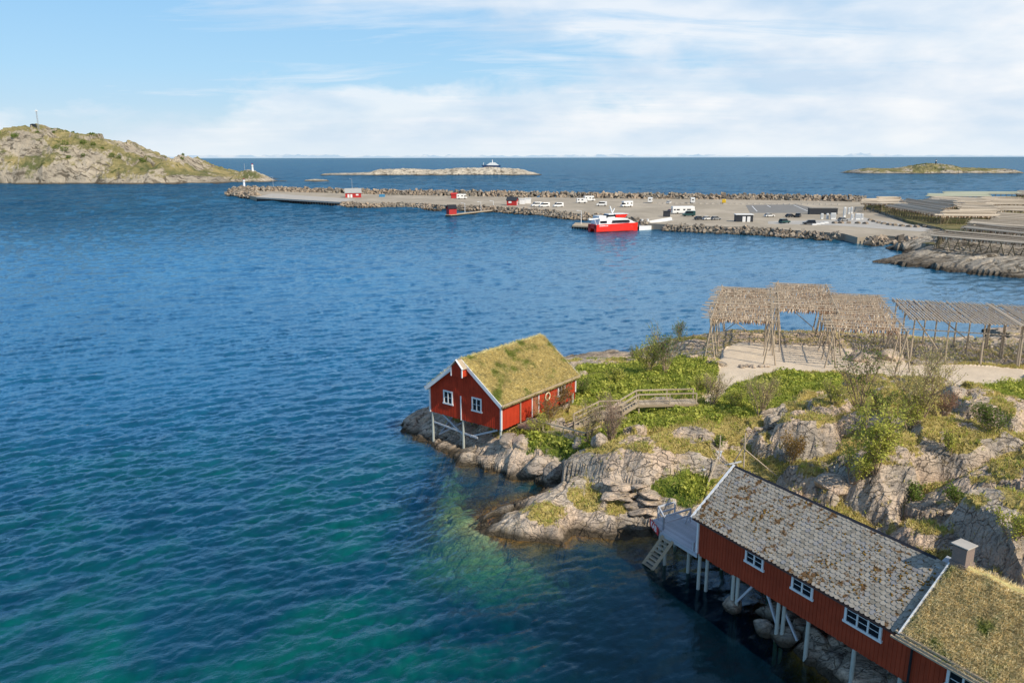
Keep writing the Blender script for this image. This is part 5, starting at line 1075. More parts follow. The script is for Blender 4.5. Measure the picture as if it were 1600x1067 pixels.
def far_rack(q4, label, top=6.3, fish=M['fish'], n=None, legs=True, tint=None):
    "rack seen far off: q4 = four corners (front-left, front-right, back-right, back-left)"
    c = [P(x, y, top) for x, y in q4]; o = (c[0]+c[1]+c[2]+c[3])/4; o.z = 3.2
    t_ = empty('fish_drying_rack', o, 0, label, 'fish rack', 'rows of fish racks on the far shore')
    fl, fr, br_, bl = [p-o for p in c]; Df = ((bl-fl).length+(br_-fr).length)/2; n = max(3, int(Df/1.25)); n = min(n, 90)
    rows = []; mb = MB()
    for i in range(n+1):
        f_ = i/n; a = fl.lerp(bl, f_); b__ = fr.lerp(br_, f_); dd = (b__-a).normalized()
        a = a-dd*random.uniform(.3, 2.4)+Z*random.gauss(0, .10); b__ = b__+dd*random.uniform(.3, 2.4)+Z*random.gauss(0, .10)
        if random.random() < .14 or i % 9 == 8: continue
        mb.tube(a+Z*.1, b__+Z*.1, .17, .13, 4); mb.tube(a+Z*.1+Vector((0, .45, 0)), b__+Z*.1+Vector((0, .4, 0)), .12, .09, 4)
        L_ = (b__-a).length
        if L_ > 2: rows.append((a, b__))
    mb.build('pole_layer', tint or M['farpole'], t_)['kind'] = 'stuff'
    if fish and rows: fish_mesh('hanging_fish', rows, t_, fish, dens=.42, size=.85, wd=.2)
    mb = MB()
    for (a, b__) in ((fl, fr), (fr, br_), (fl, bl)):
        m_ = max(2, int((b__-a).length/2.6))
        for i in range(m_+1):
            p = a.lerp(b__, i/m_); wp = p+o; g_ = 3.1; dd = (b__-a).normalized()
            for s_ in (-1, 1): mb.tube(Vector((p.x, p.y, g_-o.z))+dd*s_*1.1+Vector((0, s_*.5, 0)), p+dd*-s_*.3, .15, .10, 4)
    mb.build('leg_row', M['darkleg'], t_)['kind'] = 'stuff'
    for a, b__ in ((fl, bl), (fr, br_), (fl, fr)): mb = MB(); mb.tube(a, b__, .13, .12, 5); mb.build('beam', M['pole'], t_)
sag = wood('lichen_green_poles', (.30, .33, .25), (.48, .49, .40))
FR = [
 ([(1352, 318), (1378, 319), (1376, 311), (1354, 311)], 'far fish rack at the left corner of the field by the breakwater end', None),
 ([(1378, 318), (1412, 319), (1400, 308), (1376, 308)], 'far fish rack second from the breakwater end', None),
 ([(1385, 322), (1470, 337), (1482, 330), (1412, 319)], 'far fish rack along the bend of the pale road', None),
 ([(1470, 337), (1556, 338), (1545, 330), (1484, 329)], 'far fish rack in front of the road junction', None),
 ([(1404, 317), (1470, 327), (1492, 322), (1420, 311)], 'far fish rack behind the bend of the pale road', None),
 ([(1440, 314), (1500, 321), (1512, 316), (1458, 309)], 'long narrow far fish rack in the second row', None),
 ([(1456, 312), (1545, 316), (1552, 310), (1465, 308)], 'far fish rack with reddish fish in the third row', None),
 ([(1510, 329), (1562, 330), (1550, 322), (1500, 320)], 'far fish rack in the middle of the field', None),
 ([(1498, 320), (1545, 321), (1536, 312), (1498, 311)], 'far fish rack behind the middle one', None),
 ([(1548, 319), (1600, 320), (1590, 309), (1540, 308)], 'far fish rack right of the middle', None),
 ([(1566, 329), (1640, 331), (1630, 323), (1562, 321)], 'far fish rack at the right edge of the middle row', None),
 ([(1454, 307), (1545, 307.5), (1540, 303.5), (1455, 303)], 'far fish rack with green lichened poles in the back row', sag),
 ([(1480, 302.5), (1590, 303.5), (1590, 300.5), (1480, 300)], 'far fish rack with green lichened poles along the sea', sag),
 ([(1594, 305), (1650, 307), (1650, 300), (1596, 298)], 'far fish rack at the outer right corner by the sea', None),
 ([(1508, 356), (1610, 366), (1610, 358), (1530, 350)], 'fish rack above the bare headland, first row', None),
 ([(1466, 369), (1640, 384), (1640, 374), (1480, 361)], 'pale fish rack nearest the bare headland', None),
 ([(1520, 350), (1640, 357), (1640, 350), (1530, 344)], 'pale fish rack second from the bare headland', None),
 ([(1560, 345), (1660, 350), (1660, 337), (1562, 333)], 'fish rack beside the field track at the right edge', None)]
for q4, lab, tint in FR: far_rack(q4, lab, tint=tint, fish=M['fish'] if tint is None else None)

# ------------------------------------------------------------------ vehicles
def vehicle(kind, px, py, heading, col, label, z=LZ, group=None, s=1.0):
    names = {'car': 'parked_car', 'suv': 'parked_car', 'van': 'parked_van', 'camper': 'camper_van', 'motorhome': 'motorhome', 'caravan': 'caravan'}
    t_ = empty(names[kind], P(px, py, z+.05), R(heading), label, kind if kind != 'camper' else 'camper van', group); m = col
    if kind in ('car', 'suv'):
        L_, w_, h1, h2 = (4.4, 1.8, .85, 1.45) if kind == 'car' else (4.7, 1.9, 1.0, 1.75)
        body = [(-L_/2, .3), (L_/2, .3), (L_/2+.02, .6), (L_/2-.1, h1-.12), (L_/2-1.1, h1), (-L_/2+.05, h1), (-L_/2-.02, .6)]
        cab = [(L_/2-1.15, h1), (L_/2-1.9, h2-.06), (-L_/2+.75 if kind == 'car' else -L_/2+.3, h2-.06), (-L_/2+.1, h1)]
        roof = [(L_/2-1.85, h2-.07), (L_/2-2.0, h2), (-L_/2+.9 if kind == 'car' else -L_/2+.4, h2), (-L_/2+.72 if kind == 'car' else -L_/2+.28, h2-.07)]
        ins = [0, .16, .16, 0]
        mb = MB(); mb.prism(body, -w_/2, w_/2); mb.build('body', m, t_, .07)
        mb = MB(); mb.prism(cab, -w_/2+.06, w_/2-.06, inset=ins); mb.build('windows', M['glass'], t_)
        mb = MB(); mb.prism(roof, -w_/2+.2, w_/2-.2); mb.build('roof', m, t_)
        wb, wr = 1.35, .33
    elif kind == 'van':
        L_, w_, h2 = 5.4, 2.0, 2.3
        mb = MB(); mb.prism([(-L_/2, .35), (L_/2, .35), (L_/2, 1.0), (L_/2-.9, 1.25), (L_/2-1.6, h2-.1), (L_/2-1.9, h2), (-L_/2+.1, h2), (-L_/2, h2-.2)], -w_/2, w_/2); mb.build('body', m, t_, .08)
        mb = MB(); mb.prism([(L_/2-.98, 1.28), (L_/2-1.55, h2-.22), (-L_/2+1.0, h2-.30), (-L_/2+1.0, 1.35)], -w_/2-.012, w_/2+.012); mb.build('windows', M['glass'], t_); wb, wr = 1.7, .36
        mb = MB(); mb.slab([(L_/2-.90, -.85, 1.32), (L_/2-.90, .85, 1.32), (L_/2-1.52, .78, h2-.15), (L_/2-1.52, -.78, h2-.15)], .05); mb.build('windscreen', M['glass'], t_)
    else:
        L_, w_, h2 = {'camper': (6.4, 2.25, 2.95), 'motorhome': (10.5, 2.5, 3.3), 'caravan': (5.8, 2.3, 2.6)}[kind]
        nose = [(L_/2, .4), (L_/2+.02, 1.05), (L_/2-.75, 1.3), (L_/2-1.3, 2.05), (L_/2-.6, 2.3), (L_/2-.9, h2)] if kind == 'camper' else [(L_/2, .4), (L_/2+.05, 1.2), (L_/2-.25, h2-.3), (L_/2-.5, h2)]
        mb = MB(); mb.prism([(-L_/2, .4)]+nose+[(-L_/2+.1, h2), (-L_/2, h2-.15)], -w_/2, w_/2); mb.build('body', m, t_, .07)
        mb = MB()
        for s_ in (-1, 1):
            for x0_, x1_ in ((-L_/2+.5, -L_/2+1.4), (-.4, .6)) + (((1.4, 3.2), (-3.4, -2.0)) if kind == 'motorhome' else ()): mb.box(x0_, x1_, s_*w_/2-.012, s_*w_/2+.012, 1.55, 2.15)
        mb.box(-L_/2-.012, -L_/2+.02, -.5, .5, 1.6, 2.2); mb.build('windows', M['glass'], t_)
        mb = MB(); mb.prism([(L_/2-.72, 1.33), (L_/2-1.25, 2.0), (L_/2-1.9, 2.0), (L_/2-1.9, 1.33)], -w_/2-.01, w_/2+.01) if kind == 'camper' else mb.box(L_/2-.3, L_/2+.08, -w_/2+.2, w_/2-.2, 1.4, h2-.6); mb.build('windscreen', M['glass'], t_)
        wb, wr = L_*.28, .38
    for sx_ in (-1, 1):
        for sy_ in (-1, 1): mb = MB(); mb.tube((sx_*wb, sy_*(w_/2-.18), wr), (sx_*wb, sy_*(w_/2+.01), wr), wr, wr, 12); mb.build('wheel', M['tyre'], t_)
    return t_
CW = M['c_white']
for a in [('camper', 721.5, 311, 10, CW, 'white camper van parked beside the small red shed near the breakwater'),
 ('van', 838, 323, 200, CW, 'white van parked leftmost of the pair in front of the quay edge'), ('van', 850.5, 323.8, 200, CW, 'white van parked close right of another white van near the quay edge'),
 ('van', 872, 323.8, 205, CW, 'white van parked alone right of the pair of white vans'), ('caravan', 909, 317.5, 5, CW, 'long white caravan parked in front of a white camper by the breakwater'),
 ('camper', 921, 314.5, 12, CW, 'white camper van half hidden behind the long white caravan'), ('van', 940, 322, 175, CW, 'white van with dark windows between the caravan and the dark-nosed camper'),
 ('camper', 979, 323.5, 205, CW, 'white camper van with a dark nose above the ferry'), ('camper', 1016, 317, 75, CW, 'small white camper seen from behind near the breakwater kerb'),
 ('car', 1045, 318, 60, CW, 'small white car parked at the breakwater kerb'), ('camper', 1082, 317.5, 80, CW, 'white camper parked at the kerb left of the yellow van'),
 ('van', 1131, 317.8, 75, M['c_yellow'], 'bright yellow van parked at the breakwater kerb'), ('car', 1050, 332, 20, M['c_red'], 'dark red car beside the big white motorhome'),
 ('motorhome', 1067, 334, 8, CW, 'big white motorhome behind a dark green van'), ('van', 1076, 338, 178, M['c_green'], 'dark green van parked in front of the big motorhome'),
 ('car', 1093, 343.5, 20, M['c_dark'], 'dark car, leftmost of three parked by the stony edge'), ('car', 1105.5, 343.7, 22, CW, 'white car between a dark and a grey one by the stony edge'), ('car', 1118.5, 343.7, 25, M['c_grey'], 'grey car, rightmost of three parked by the stony edge'),
 ('car', 1202, 339, 15, CW, 'lone white car in the middle of the parking field'), ('car', 1235, 339.5, 20, M['c_dark'], 'dark car parked left of a black off-road car'), ('suv', 1247, 339.5, 60, M['c_dark'], 'black off-road car parked near the dark wall'),
 ('suv', 1225.5, 349, 30, M['c_green'], 'dark teal car parked near the shore stones'), ('suv', 1264, 351, 170, M['c_dark'], 'dark car with white trailer by the striped kerb blocks'), ('car', 1317, 345.5, 25, M['c_grey'], 'silver car beside the white pump cabinets')]: vehicle(*a)
# ------------------------------------------------------------------ harbour buildings and furniture
def house(name, px, py, z, L_, w_, h_, rh, rz, wall, roof, label, cat='hut', doors=((0, 'x'),), overh=.35, flatroof=False, winx=()):
    t_ = empty(name, P(px, py, z), R(rz), label, cat); mb = MB()
    if flatroof: mb.box(-L_/2, L_/2, -w_/2, w_/2, -.5, h_); mb.build('wall', wall, t_); mb = MB(); mb.box(-L_/2-.2, L_/2+.2, -w_/2-.2, w_/2+.2, h_, h_+.25); mb.build('roof', roof, t_)
    else:
        mb.prism([(-w_/2, -.5), (w_/2, -.5), (w_/2, h_), (0, h_+rh), (-w_/2, h_)], -L_/2, L_/2, ax='x'); mb.build('wall', wall, t_)
        mb = MB()
        for s_ in (-1, 1): k_ = rh/(w_/2); mb.slab([(-L_/2-overh, s_*(w_/2+overh), h_-overh*k_+.12), (L_/2+overh, s_*(w_/2+overh), h_-overh*k_+.12), (L_/2+overh, 0, h_+rh+.12), (-L_/2-overh, 0, h_+rh+.12)], .14)
        mb.build('roof', roof, t_)
    for x in doors:
        mb = MB()
        if x[1] == 'x': mb.box(x[0]-.6, x[0]+.6, -w_/2-.05, -w_/2, 0, 2.1)
        else: mb.box(L_/2, L_/2+.05, x[0]-.6, x[0]+.6, 0, 2.1)
        mb.build('door', M['white'], t_)
    for x in winx: mb = MB(); mb.box(x-.8, x+.8, -w_/2-.05, -w_/2, 1.3, 2.2); mb.build('window', M['white'], t_)
    return t_
house('quay_house', 552, 308.5, LZ, 10.0, 8.5, 3.0, 2.6, 12, M['redfar'], M['asphaltroof'], 'red quay house with a pale grey roof on the outer concrete quay', 'house', ((-3, 'x'), (-1.2, 'x')), winx=(2.5,))
house('boat_shed', 709.5, 310, LZ, 3.6, 3, 2.4, .9, 10, M['redfar'], M['redfar'], 'small red shed by the breakwater next to a camper van', 'shed', ())
house('waiting_house', 800.5, 321, LZ, 5.2, 4.4, 2.8, 1.6, -12, M['redfar'], M['dark'], 'red gabled house with a white door at the landward end of the floating dock', 'house', ((.3, 'y'),), winx=(-.8,))
house('container', 816, 319, LZ, 3.0, 2.6, 2.5, 0, 0, CW, M['white'], 'white cabin close to the right of the red gabled house', 'container', ((.5, 'x'),), flatroof=True)
house('container', 825, 318, LZ, 3.2, 2.6, 2.6, 0, 0, CW, M['white'], 'white cabin furthest right of the two beside the red gabled house', 'container', (), flatroof=True)
house('service_hut', 1161.5, 346.3, LZ, 6.6, 3.6, 2.7, 0, -4, M['dark'], M['white'], 'black cabin with a white flat roof standing alone by the stony harbour edge', 'hut', ((-.2, 'x'), (1.6, 'x')), flatroof=True)
house('container', 1041.5, 338.8, LZ, 2.6, 2.2, 2.2, 0, 0, M['dark'], M['dark'], 'dark blue box container beside the big motorhome', 'container', (), flatroof=True)
house('screen_shed', 1285, 335, LZ, 12, 3.0, 2.6, 0, -6, M['dark'], M['asph'], 'long dark flat-roofed shed behind the row of white cabinets', 'shed', (), flatroof=True)
bx = MB(); bx.box(-1.8, 1.8, -1.2, 1.2, -.3, 1.7); o = bx.build('storage_box', M['c_blue'], bevel=.1); o.location = P(597, 308, LZ); tag(o, 'blue storage box on the road right of the red quay house', 'box')
for i, (x, y, w_, h_2, lab) in enumerate(((1284, 342.5, .9, 2.3, 'narrow white cabinet, leftmost in the row by the dark shed'), (1292.5, 342.5, .8, 2.3, 'narrow white cabinet, second in the row by the dark shed'), (1301.5, 343, 2.0, 2.6, 'wide white cabinet in the middle of the row by the dark shed'), (1319, 340.5, .9, 4.4, 'tall white sign pillar beside the silver car'), (1331, 343.5, .8, 2.3, 'narrow white cabinet right of the silver car'), (1340, 343.5, 1.9, 2.5, 'wide white cabinet furthest right by the pale road'), (1346.5, 343, .8, 2.2, 'narrow white cabinet at the right end by the pale road'), (1326, 334.5, .8, 2.8, 'white pump post behind the tall sign pillar'), (1330.5, 333.5, .8, 2.8, 'white pump post behind and right of the tall sign pillar'))):
    t_ = empty('utility_cabinet', P(x, y, LZ), 0, lab, 'cabinet'); mb = MB(); mb.box(-w_/2, w_/2, -.4, .4, 0, h_2); mb.build('casing', M['c_white'], t_, .04); mb = MB(); mb.box(-w_/2+.1, w_/2-.1, -.42, -.40, h_2*.25, h_2*.9); mb.build('door', M['steel'], t_)
# kerb blocks along the breakwater road
kb = MB(); kb.prism([(-.9, -.1), (.9, -.1), (.75, .55), (-.75, .55)], -.3, .3); k0 = kb.build('kerb_block', M['concrete'], bevel=.05); k0.location = P(1030, 318.5, LZ)
tag(k0, 'concrete kerb block in the line below the breakwater', 'kerb block', 'kerb blocks below the breakwater')
for i in range(30):
    c_ = k0.copy(); COL.objects.link(c_); c_.location = P(1038+i*9.4, 318.6+i*.06, LZ); c_.rotation_euler.z = random.uniform(-.2, .2)
sb = k0.copy(); sb.data = k0.data.copy(); sb.data.materials[0] = M['white']; COL.objects.link(sb); sb.location = P(1272, 352, LZ); tag(sb, 'white-topped kerb block on the diagonal line right of the dark car', 'kerb block', 'pale kerb blocks by the road bend')
for i in range(3): c_ = sb.copy(); COL.objects.link(c_); c_.location = P(1278+i*6.5, 351.2-i*1.0, LZ)
rk_v = None
st = MB(); st.prism([(-1, -.2), (1.1, -.2), (.8, .6), (-.3, .9), (-.9, .5)], -.7, .7); s0 = st.build('edge_stone', M['rubble'], bevel=.1); s0.location = P(1360, 345, LZ); tag(s0, 'dark boulder marking the edge of the pale road', 'boulder', 'edge boulders along the pale road')
for i, (x, y) in enumerate([(1366, 347), (1373, 349), (1381, 350.5), (1389, 352), (1398, 353), (1409, 354), (1420, 355), (1432, 355.5), (1446, 355.5), (1304, 349.5), (1314, 349.3), (1326, 349.5), (1340, 349.7), (1352, 350.2)]):
    c_ = s0.copy(); COL.objects.link(c_); c_.location = P(x, y, LZ); c_.rotation_euler.z = random.random()*6
def lamp(px, py, z, h_, label, col='steel'):
    t_ = empty('street_lamp', P(px, py, z), 0, label, 'lamp'); mb = MB(); mb.tube((0, 0, -.5), (0, 0, h_), .16, .10, 6); mb.build('pole', M[col], t_); mb = MB(); mb.beam((0, 0, h_), (-1.3, 0, h_+.15), .16, .12); mb.box(-1.9, -1.1, -.2, .2, h_+.05, h_+.25); mb.build('lamp_head', M[col], t_)
lamp(427, 292, LZ, 8.5, 'grey lamp post near the outer tip of the breakwater'); lamp(550.5, 299, LZ, 9.0, 'grey lamp post behind the red quay house', 'steel'); lamp(908, 350.5, 1.2, 5.2, 'white lamp post on the ferry pier behind the ferry stern', 'white')
for i, (x, y) in enumerate(((726.5, 331.5), (751.5, 329), (771, 327))): lamp(x, y, .8, 4.2, ('slim lamp post on the floating dock near the black-roofed hut', 'slim lamp post at the middle of the floating dock', 'slim lamp post near the landward end of the floating dock')[i], 'white')
lamp_house(P(381.5, 291, 3.2), .95, 'white lighthouse with a red cap on the outer tip of the breakwater')
# outer concrete quay
qy = empty('concrete_quay', P(465, 313, 0), 0, 'concrete quay with dark pile front at the outer breakwater', 'quay'); qo = Vector(qy.location)
mb = MB(); c = [P(400, 308.2, LZ+.1), P(533, 316, LZ+.1), P(556, 311.5, LZ+.1), P(425, 302.5, LZ+.1)]; mb.slab([p-qo for p in c], .9); mb.build('slab', M['concrete'], qy)
mb = MB(); mb.slab([Vector((p.x, p.y+1.0, LZ-.8))-qo for p in c], 4); mb.build('back_wall', M['black'], qy)
for i in range(34):
    p = (c[0]+Vector((1, .5, 0))).lerp(c[1]+Vector((-1, .5, 0)), i/33)-qo; mb = MB(); mb.tube((p.x, p.y, LZ-.8), (p.x, p.y, -3), .42, .42, 6); mb.build('pile', M['tyre'], qy)
# floating dock with hut
fd = empty('floating_dock', P(697, 336.5, 0), 0, 'long wooden floating dock on dark floats, reaching from the red gabled house', 'dock'); fo_ = Vector(fd.location)
a, b__ = P(700, 335.8, .8), P(795, 325.5, .8); ddv = (b__-a).normalized(); nrm = Vector((ddv.y, -ddv.x, 0)); mb = MB(); mb.slab([a-fo_-nrm*1.6, b__-fo_-nrm*1.6, b__-fo_+nrm*1.6, a-fo_+nrm*1.6], .25); mb.build('deck', M['weather'], fd)
mb = MB()
for i in range(46): p = a.lerp(b__, (i+.5)/46)-fo_; obox(mb, (p.x, p.y, -.05), ddv, nrm, .9, 3.3, 1.2)
o = mb.build('floats', M['tyre'], fd)
mb = MB(); mb.slab([P(793, 326.0, .9)-fo_, P(797, 327, .9)-fo_, P(812, 322.5, LZ+.2)-fo_, P(808, 321.5, LZ+.2)-fo_], .25); mb.build('gangway', M['steel'], fd)
house('dock_hut', 705.5, 334.6, .85, 3.8, 3.8, 2.8, 1.5, 25, M['redfar'], M['black'], 'red hut with a black roof at the outer end of the floating dock', 'hut', ())
# ferry pier
fp_ = empty('ferry_pier', P(905, 356, 0), 0, 'wooden pier with tyre fenders behind the stern of the red ferry', 'pier'); po = Vector(fp_.location)
mb = MB(); mb.slab([p-po for p in (P(894, 352.5, 1.3), P(925, 354, 1.3), P(930, 349, 1.3), P(899, 348, 1.3))], .5); mb.build('deck', M['weather'], fp_)
for i in range(8): mb = MB(); p = P(894.5+i*4, 353+i*.2, 1)-po; mb.tube((p.x, p.y, 1), (p.x, p.y, -3), .3, .3, 7); mb.build('pile', M['tyre'], fp_)
pn = empty('landing_pontoon', P(1010, 353, 0), 0, 'white landing pontoon with round fenders at the bow of the red ferry', 'pontoon'); po = Vector(pn.location)
mb = MB(); mb.slab([p-po for p in (P(999, 354, 1.4), P(1018, 353, 1.4), P(1017, 349, 1.4), P(999, 349.6, 1.4))], 1.6); mb.build('float', M['c_white'], pn)
for i in range(5):
    for zf_ in (.95, .25): mb = MB(); p = P(1001.5+i*3.7, 354.1-i*.2, zf_)-po; mb.tube((p.x-.3, p.y-.25, zf_), (p.x+.3, p.y-.25, zf_), .36, .36, 8); mb.build('fender', M['tyre'], pn)
for x, y in ((1003, 350), (1012, 349.6)): mb = MB(); p = P(x, y, 1.4)-po; mb.tube((p.x, p.y, 1.3), (p.x, p.y, 3.2), .5, .5, 8); mb.build('bollard', M['c_white'], pn)
gw = empty('gangway', P(1016, 350, 1.6), 0, 'white gangway bridge from the landing pontoon up to the harbour edge', 'gangway'); go = Vector(gw.location)
a = P(1015, 350, 1.7)-go; b__ = P(1049, 344, 2.6)-go
mb = MB(); mb.beam(a, b__, 2.0, .25); mb.build('deck', M['steel'], gw)
for o_ in (Vector((0, -1, 0)), Vector((0, 1, 0))): mb = MB(); mb.beam(a+o_+Z*.6, b__+o_+Z*.6, .12, 1.0); mb.build('side_panel', M['c_white'], gw)

# ------------------------------------------------------------------ red and white catamaran ferry
fa, fb_ = P(932, 363.5, 0), P(1001, 359, 0); hd_ = math.atan2(fb_.y-fa.y, fb_.x-fa.x)
hd_ = R(24); fy = empty('catamaran_ferry', fa+Vector((math.cos(hd_+R(90))*3.2, math.sin(hd_+R(90))*3.2, 0)), hd_, 'red-hulled passenger catamaran with a white upper deck moored at the pier', 'ferry')
for s_ in (-1, 1):
    mb = MB(); y0_, y1_ = (-3.2, -1.3) if s_ < 0 else (1.3, 3.2)
    st_ = [(0, 0, 1), (6, 0, 1), (12, .05, 1), (16, .3, .95), (18.4, .93, .5)]
    vs = []; 
    for x, tp, k_ in st_:
        cy = (y0_+y1_)/2; hw = (y1_-y0_)/2*(1-tp)+.02
        for yy, zz in ((cy-hw, 2.75+x*.012), (cy-hw*.9, .2), (cy, -.5), (cy+hw*.9, .2), (cy+hw, 2.75+x*.012)): vs.append((x, yy, zz))
    fs = [(0, 1, 2, 3, 4), (24, 23, 22, 21, 20)]
    for i in range(4):
        for j in range(5): fs.append((i*5+j, (i+1)*5+j, (i+1)*5+(j+1) % 5, i*5+(j+1) % 5))
    mb.add(vs, fs); mb.build('hull', M['c_boat'], fy)
mb = MB(); mb.box(0, 15.5, -3.0, 3.0, 1.2, 2.6); mb.build('bridge_deck', M['c_boat'], fy)
mb = MB(); mb.prism([(1.0, 2.7), (17.6, 2.9), (15.6, 3.9), (13.2, 4.75), (9.0, 5.1), (6.0, 5.0), (1.6, 4.9)], -3.1, 3.1, inset=[0, .8, .7, .5, .35, .3, .2]); mb.build('cabin', M['c_white'], fy, .12)
mb = MB(); mb.prism([(6.6, 3.25), (14.6, 3.3), (14.4, 4.1), (12.4, 4.15), (7.0, 4.15)], -3.06, 3.06, inset=[0, .15, .38, .3, .16]); mb.build('side_window', M['glass'], fy)
mb = MB(); mb.box(1.6, 4.4, -3.14, -2.9, 3.3, 4.1); mb.build('side_window', M['glass'], fy)
mb = MB(); mb.prism([(5.4, 4.9), (8.6, 5.0), (8.9, 6.4), (6.0, 6.5)], -1.9, 1.9, inset=[0, 0, .3, .3]); w_ = mb.build('wheelhouse', M['c_white'], fy, .05)
mb = MB(); mb.prism([(5.3, 5.4), (8.75, 5.45), (8.92, 6.15), (5.75, 6.2)], -1.93, 1.93, inset=[.08, .1, .22, .24]); mb.build('bridge_window', M['glass'], w_)
mb = MB(); mb.prism([(8.9, 5.2), (13.0, 5.0), (13.4, 5.5), (14.0, 6.25), (8.7, 6.3)], -2.2, 2.2, inset=[.2, .2, .2, 0, 0]); mb.build('roof_deck', M['c_boat'], fy)
mb = MB(); mb.box(8.2, 14.2, -2.3, 2.3, 6.3, 6.42); mb.build('deck_rim', M['c_white'], fy)
mb = MB(); mb.beam((8.6, 0, 6.3), (7.4, 0, 9.2), .5, .35); mb.beam((8.4, 0, 6.5), (9.4, 0, 8.4), .35, .3); mb.beam((7.6, -1.3, 7.8), (7.6, 1.3, 7.8), .15, .15); mb.build('mast', M['c_white'], fy)
mb = MB(); mb.beam((-2.6, -1.6, 4.7), (2.0, -1.6, 5.0), .9, .45); mb.build('boarding_crane', M['c_white'], fy); mb = MB(); mb.box(1.5, 4.6, -2.3, 2.3, 4.9, 5.9); mb.build('aft_house', M['c_white'], fy, .1)
mb = MB(); mb.beam((.1, -3.0, 2.7), (-.6, -2.7, 4.6), .5, .2); mb.build('stern_post', M['c_white'], fy)
mb = MB()
for i in range(9): x = 1.2+i*.42; mb.box(x, x+.28, -3.235, -3.20, 2.12, 2.12+random.choice((.25, .3, .38)))
mb.build('name_lettering', M['white'], fy)['kind'] = 'stuff'
# distant ship
sh = empty('yacht', P(770, 260.5, 0), R(178), 'small white ship with a dark hull sailing behind the pale skerry', 'ship'); sh.location = Vector(((770-800)*2300/F*1.03, 2300, 0))
mb = MB(); mb.prism([(-26, 0), (25, 0), (30, 6), (8, 5), (-27, 5)], -5, 5, inset=[0, 3, 4, 0, 0]); mb.build('hull', paint('navy_hull', (.03, .06, .14), .1), sh)
mb = MB(); mb.prism([(-22, 5), (15, 5), (9, 9), (4, 12), (-10, 13), (-16, 9)], -4, 4); mb.build('superstructure', M['c_white'], sh); mb = MB(); mb.tube((-3, 0, 12), (-3, 0, 21), 1.6, .7); mb.build('funnel', M['c_white'], sh); mb = MB(); mb.beam((24, 0, 5), (22, 0, 13), 1.2); mb.build('mast', M['c_white'], sh)

# ------------------------------------------------------------------ boulders and outcrops
import bmesh
def ico(n):
    bm = bmesh.new(); bmesh.ops.create_icosphere(bm, subdivisions=n, radius=1); v = np.array([x.co[:] for x in bm.verts]); f = np.array([[a.index for a in q.verts] for q in bm.faces]); bm.free(); return v, f
ICO = {3: ico(3), 4: ico(4), 5: ico(5)}
def boulder_mesh(seed, n=4, cuts=16, sharp=22, rough=.05):
    r = np.random.default_rng(seed); v, f = ICO[n]; pn = r.normal(0, 1, (cuts, 3)); pn /= np.linalg.norm(pn, axis=1)[:, None]; ph = .62+.33*r.random(cuts)
    d = np.clip(v@pn.T, .02, None); rr = ph/d; rad = -np.log(np.exp(-sharp*rr).sum(1))/sharp; rad = np.clip(rad, .3, 1.05)
    a = v*1.0
    nz = perlin(a[:, 0]*2.5+seed, a[:, 1]*2.5+a[:, 2]*1.7, seed % 50)*.6+perlin(a[:, 0]*6+seed, a[:, 2]*6+a[:, 1]*4, seed % 40)*.3+(1-2*np.abs(perlin(a[:, 1]*3.2+a[:, 0]*2, a[:, 2]*5+seed, seed % 30)))*.5+perlin(a[:, 0]*15+a[:, 2]*9, a[:, 1]*15+seed, 3)*.12
    return v*(rad*(1+rough*nz))[:, None], f
def boulder(name, px, py, w, hk, dk, seed, label, group=None, mat='boulder', n=4, sink=.35, z=None, rz=None, cuts=16):
    c = G(px, py) if z is None else P(px, py, z); dpt = (c-Vector((0, 0, CH))).length; s_ = w*dpt/F/2 if w > 8 else w/2
    v, f = boulder_mesh(seed, n, cuts, rough=.08 if n == 4 else .27); v = v*[s_*1.18, s_*1.18*dk, s_*1.15*hk]
    o = npmesh(name, v, f, M[mat], None, n >= 4); o.location = c+Z*(s_*hk*(1-2*sink)); o.rotation_euler = (random.uniform(-.12, .12), random.uniform(-.12, .12), rz if rz is not None else random.random()*6); tag(o, label, 'boulder' if mat == 'boulder' else 'rock outcrop', group); return o
random.seed(3)
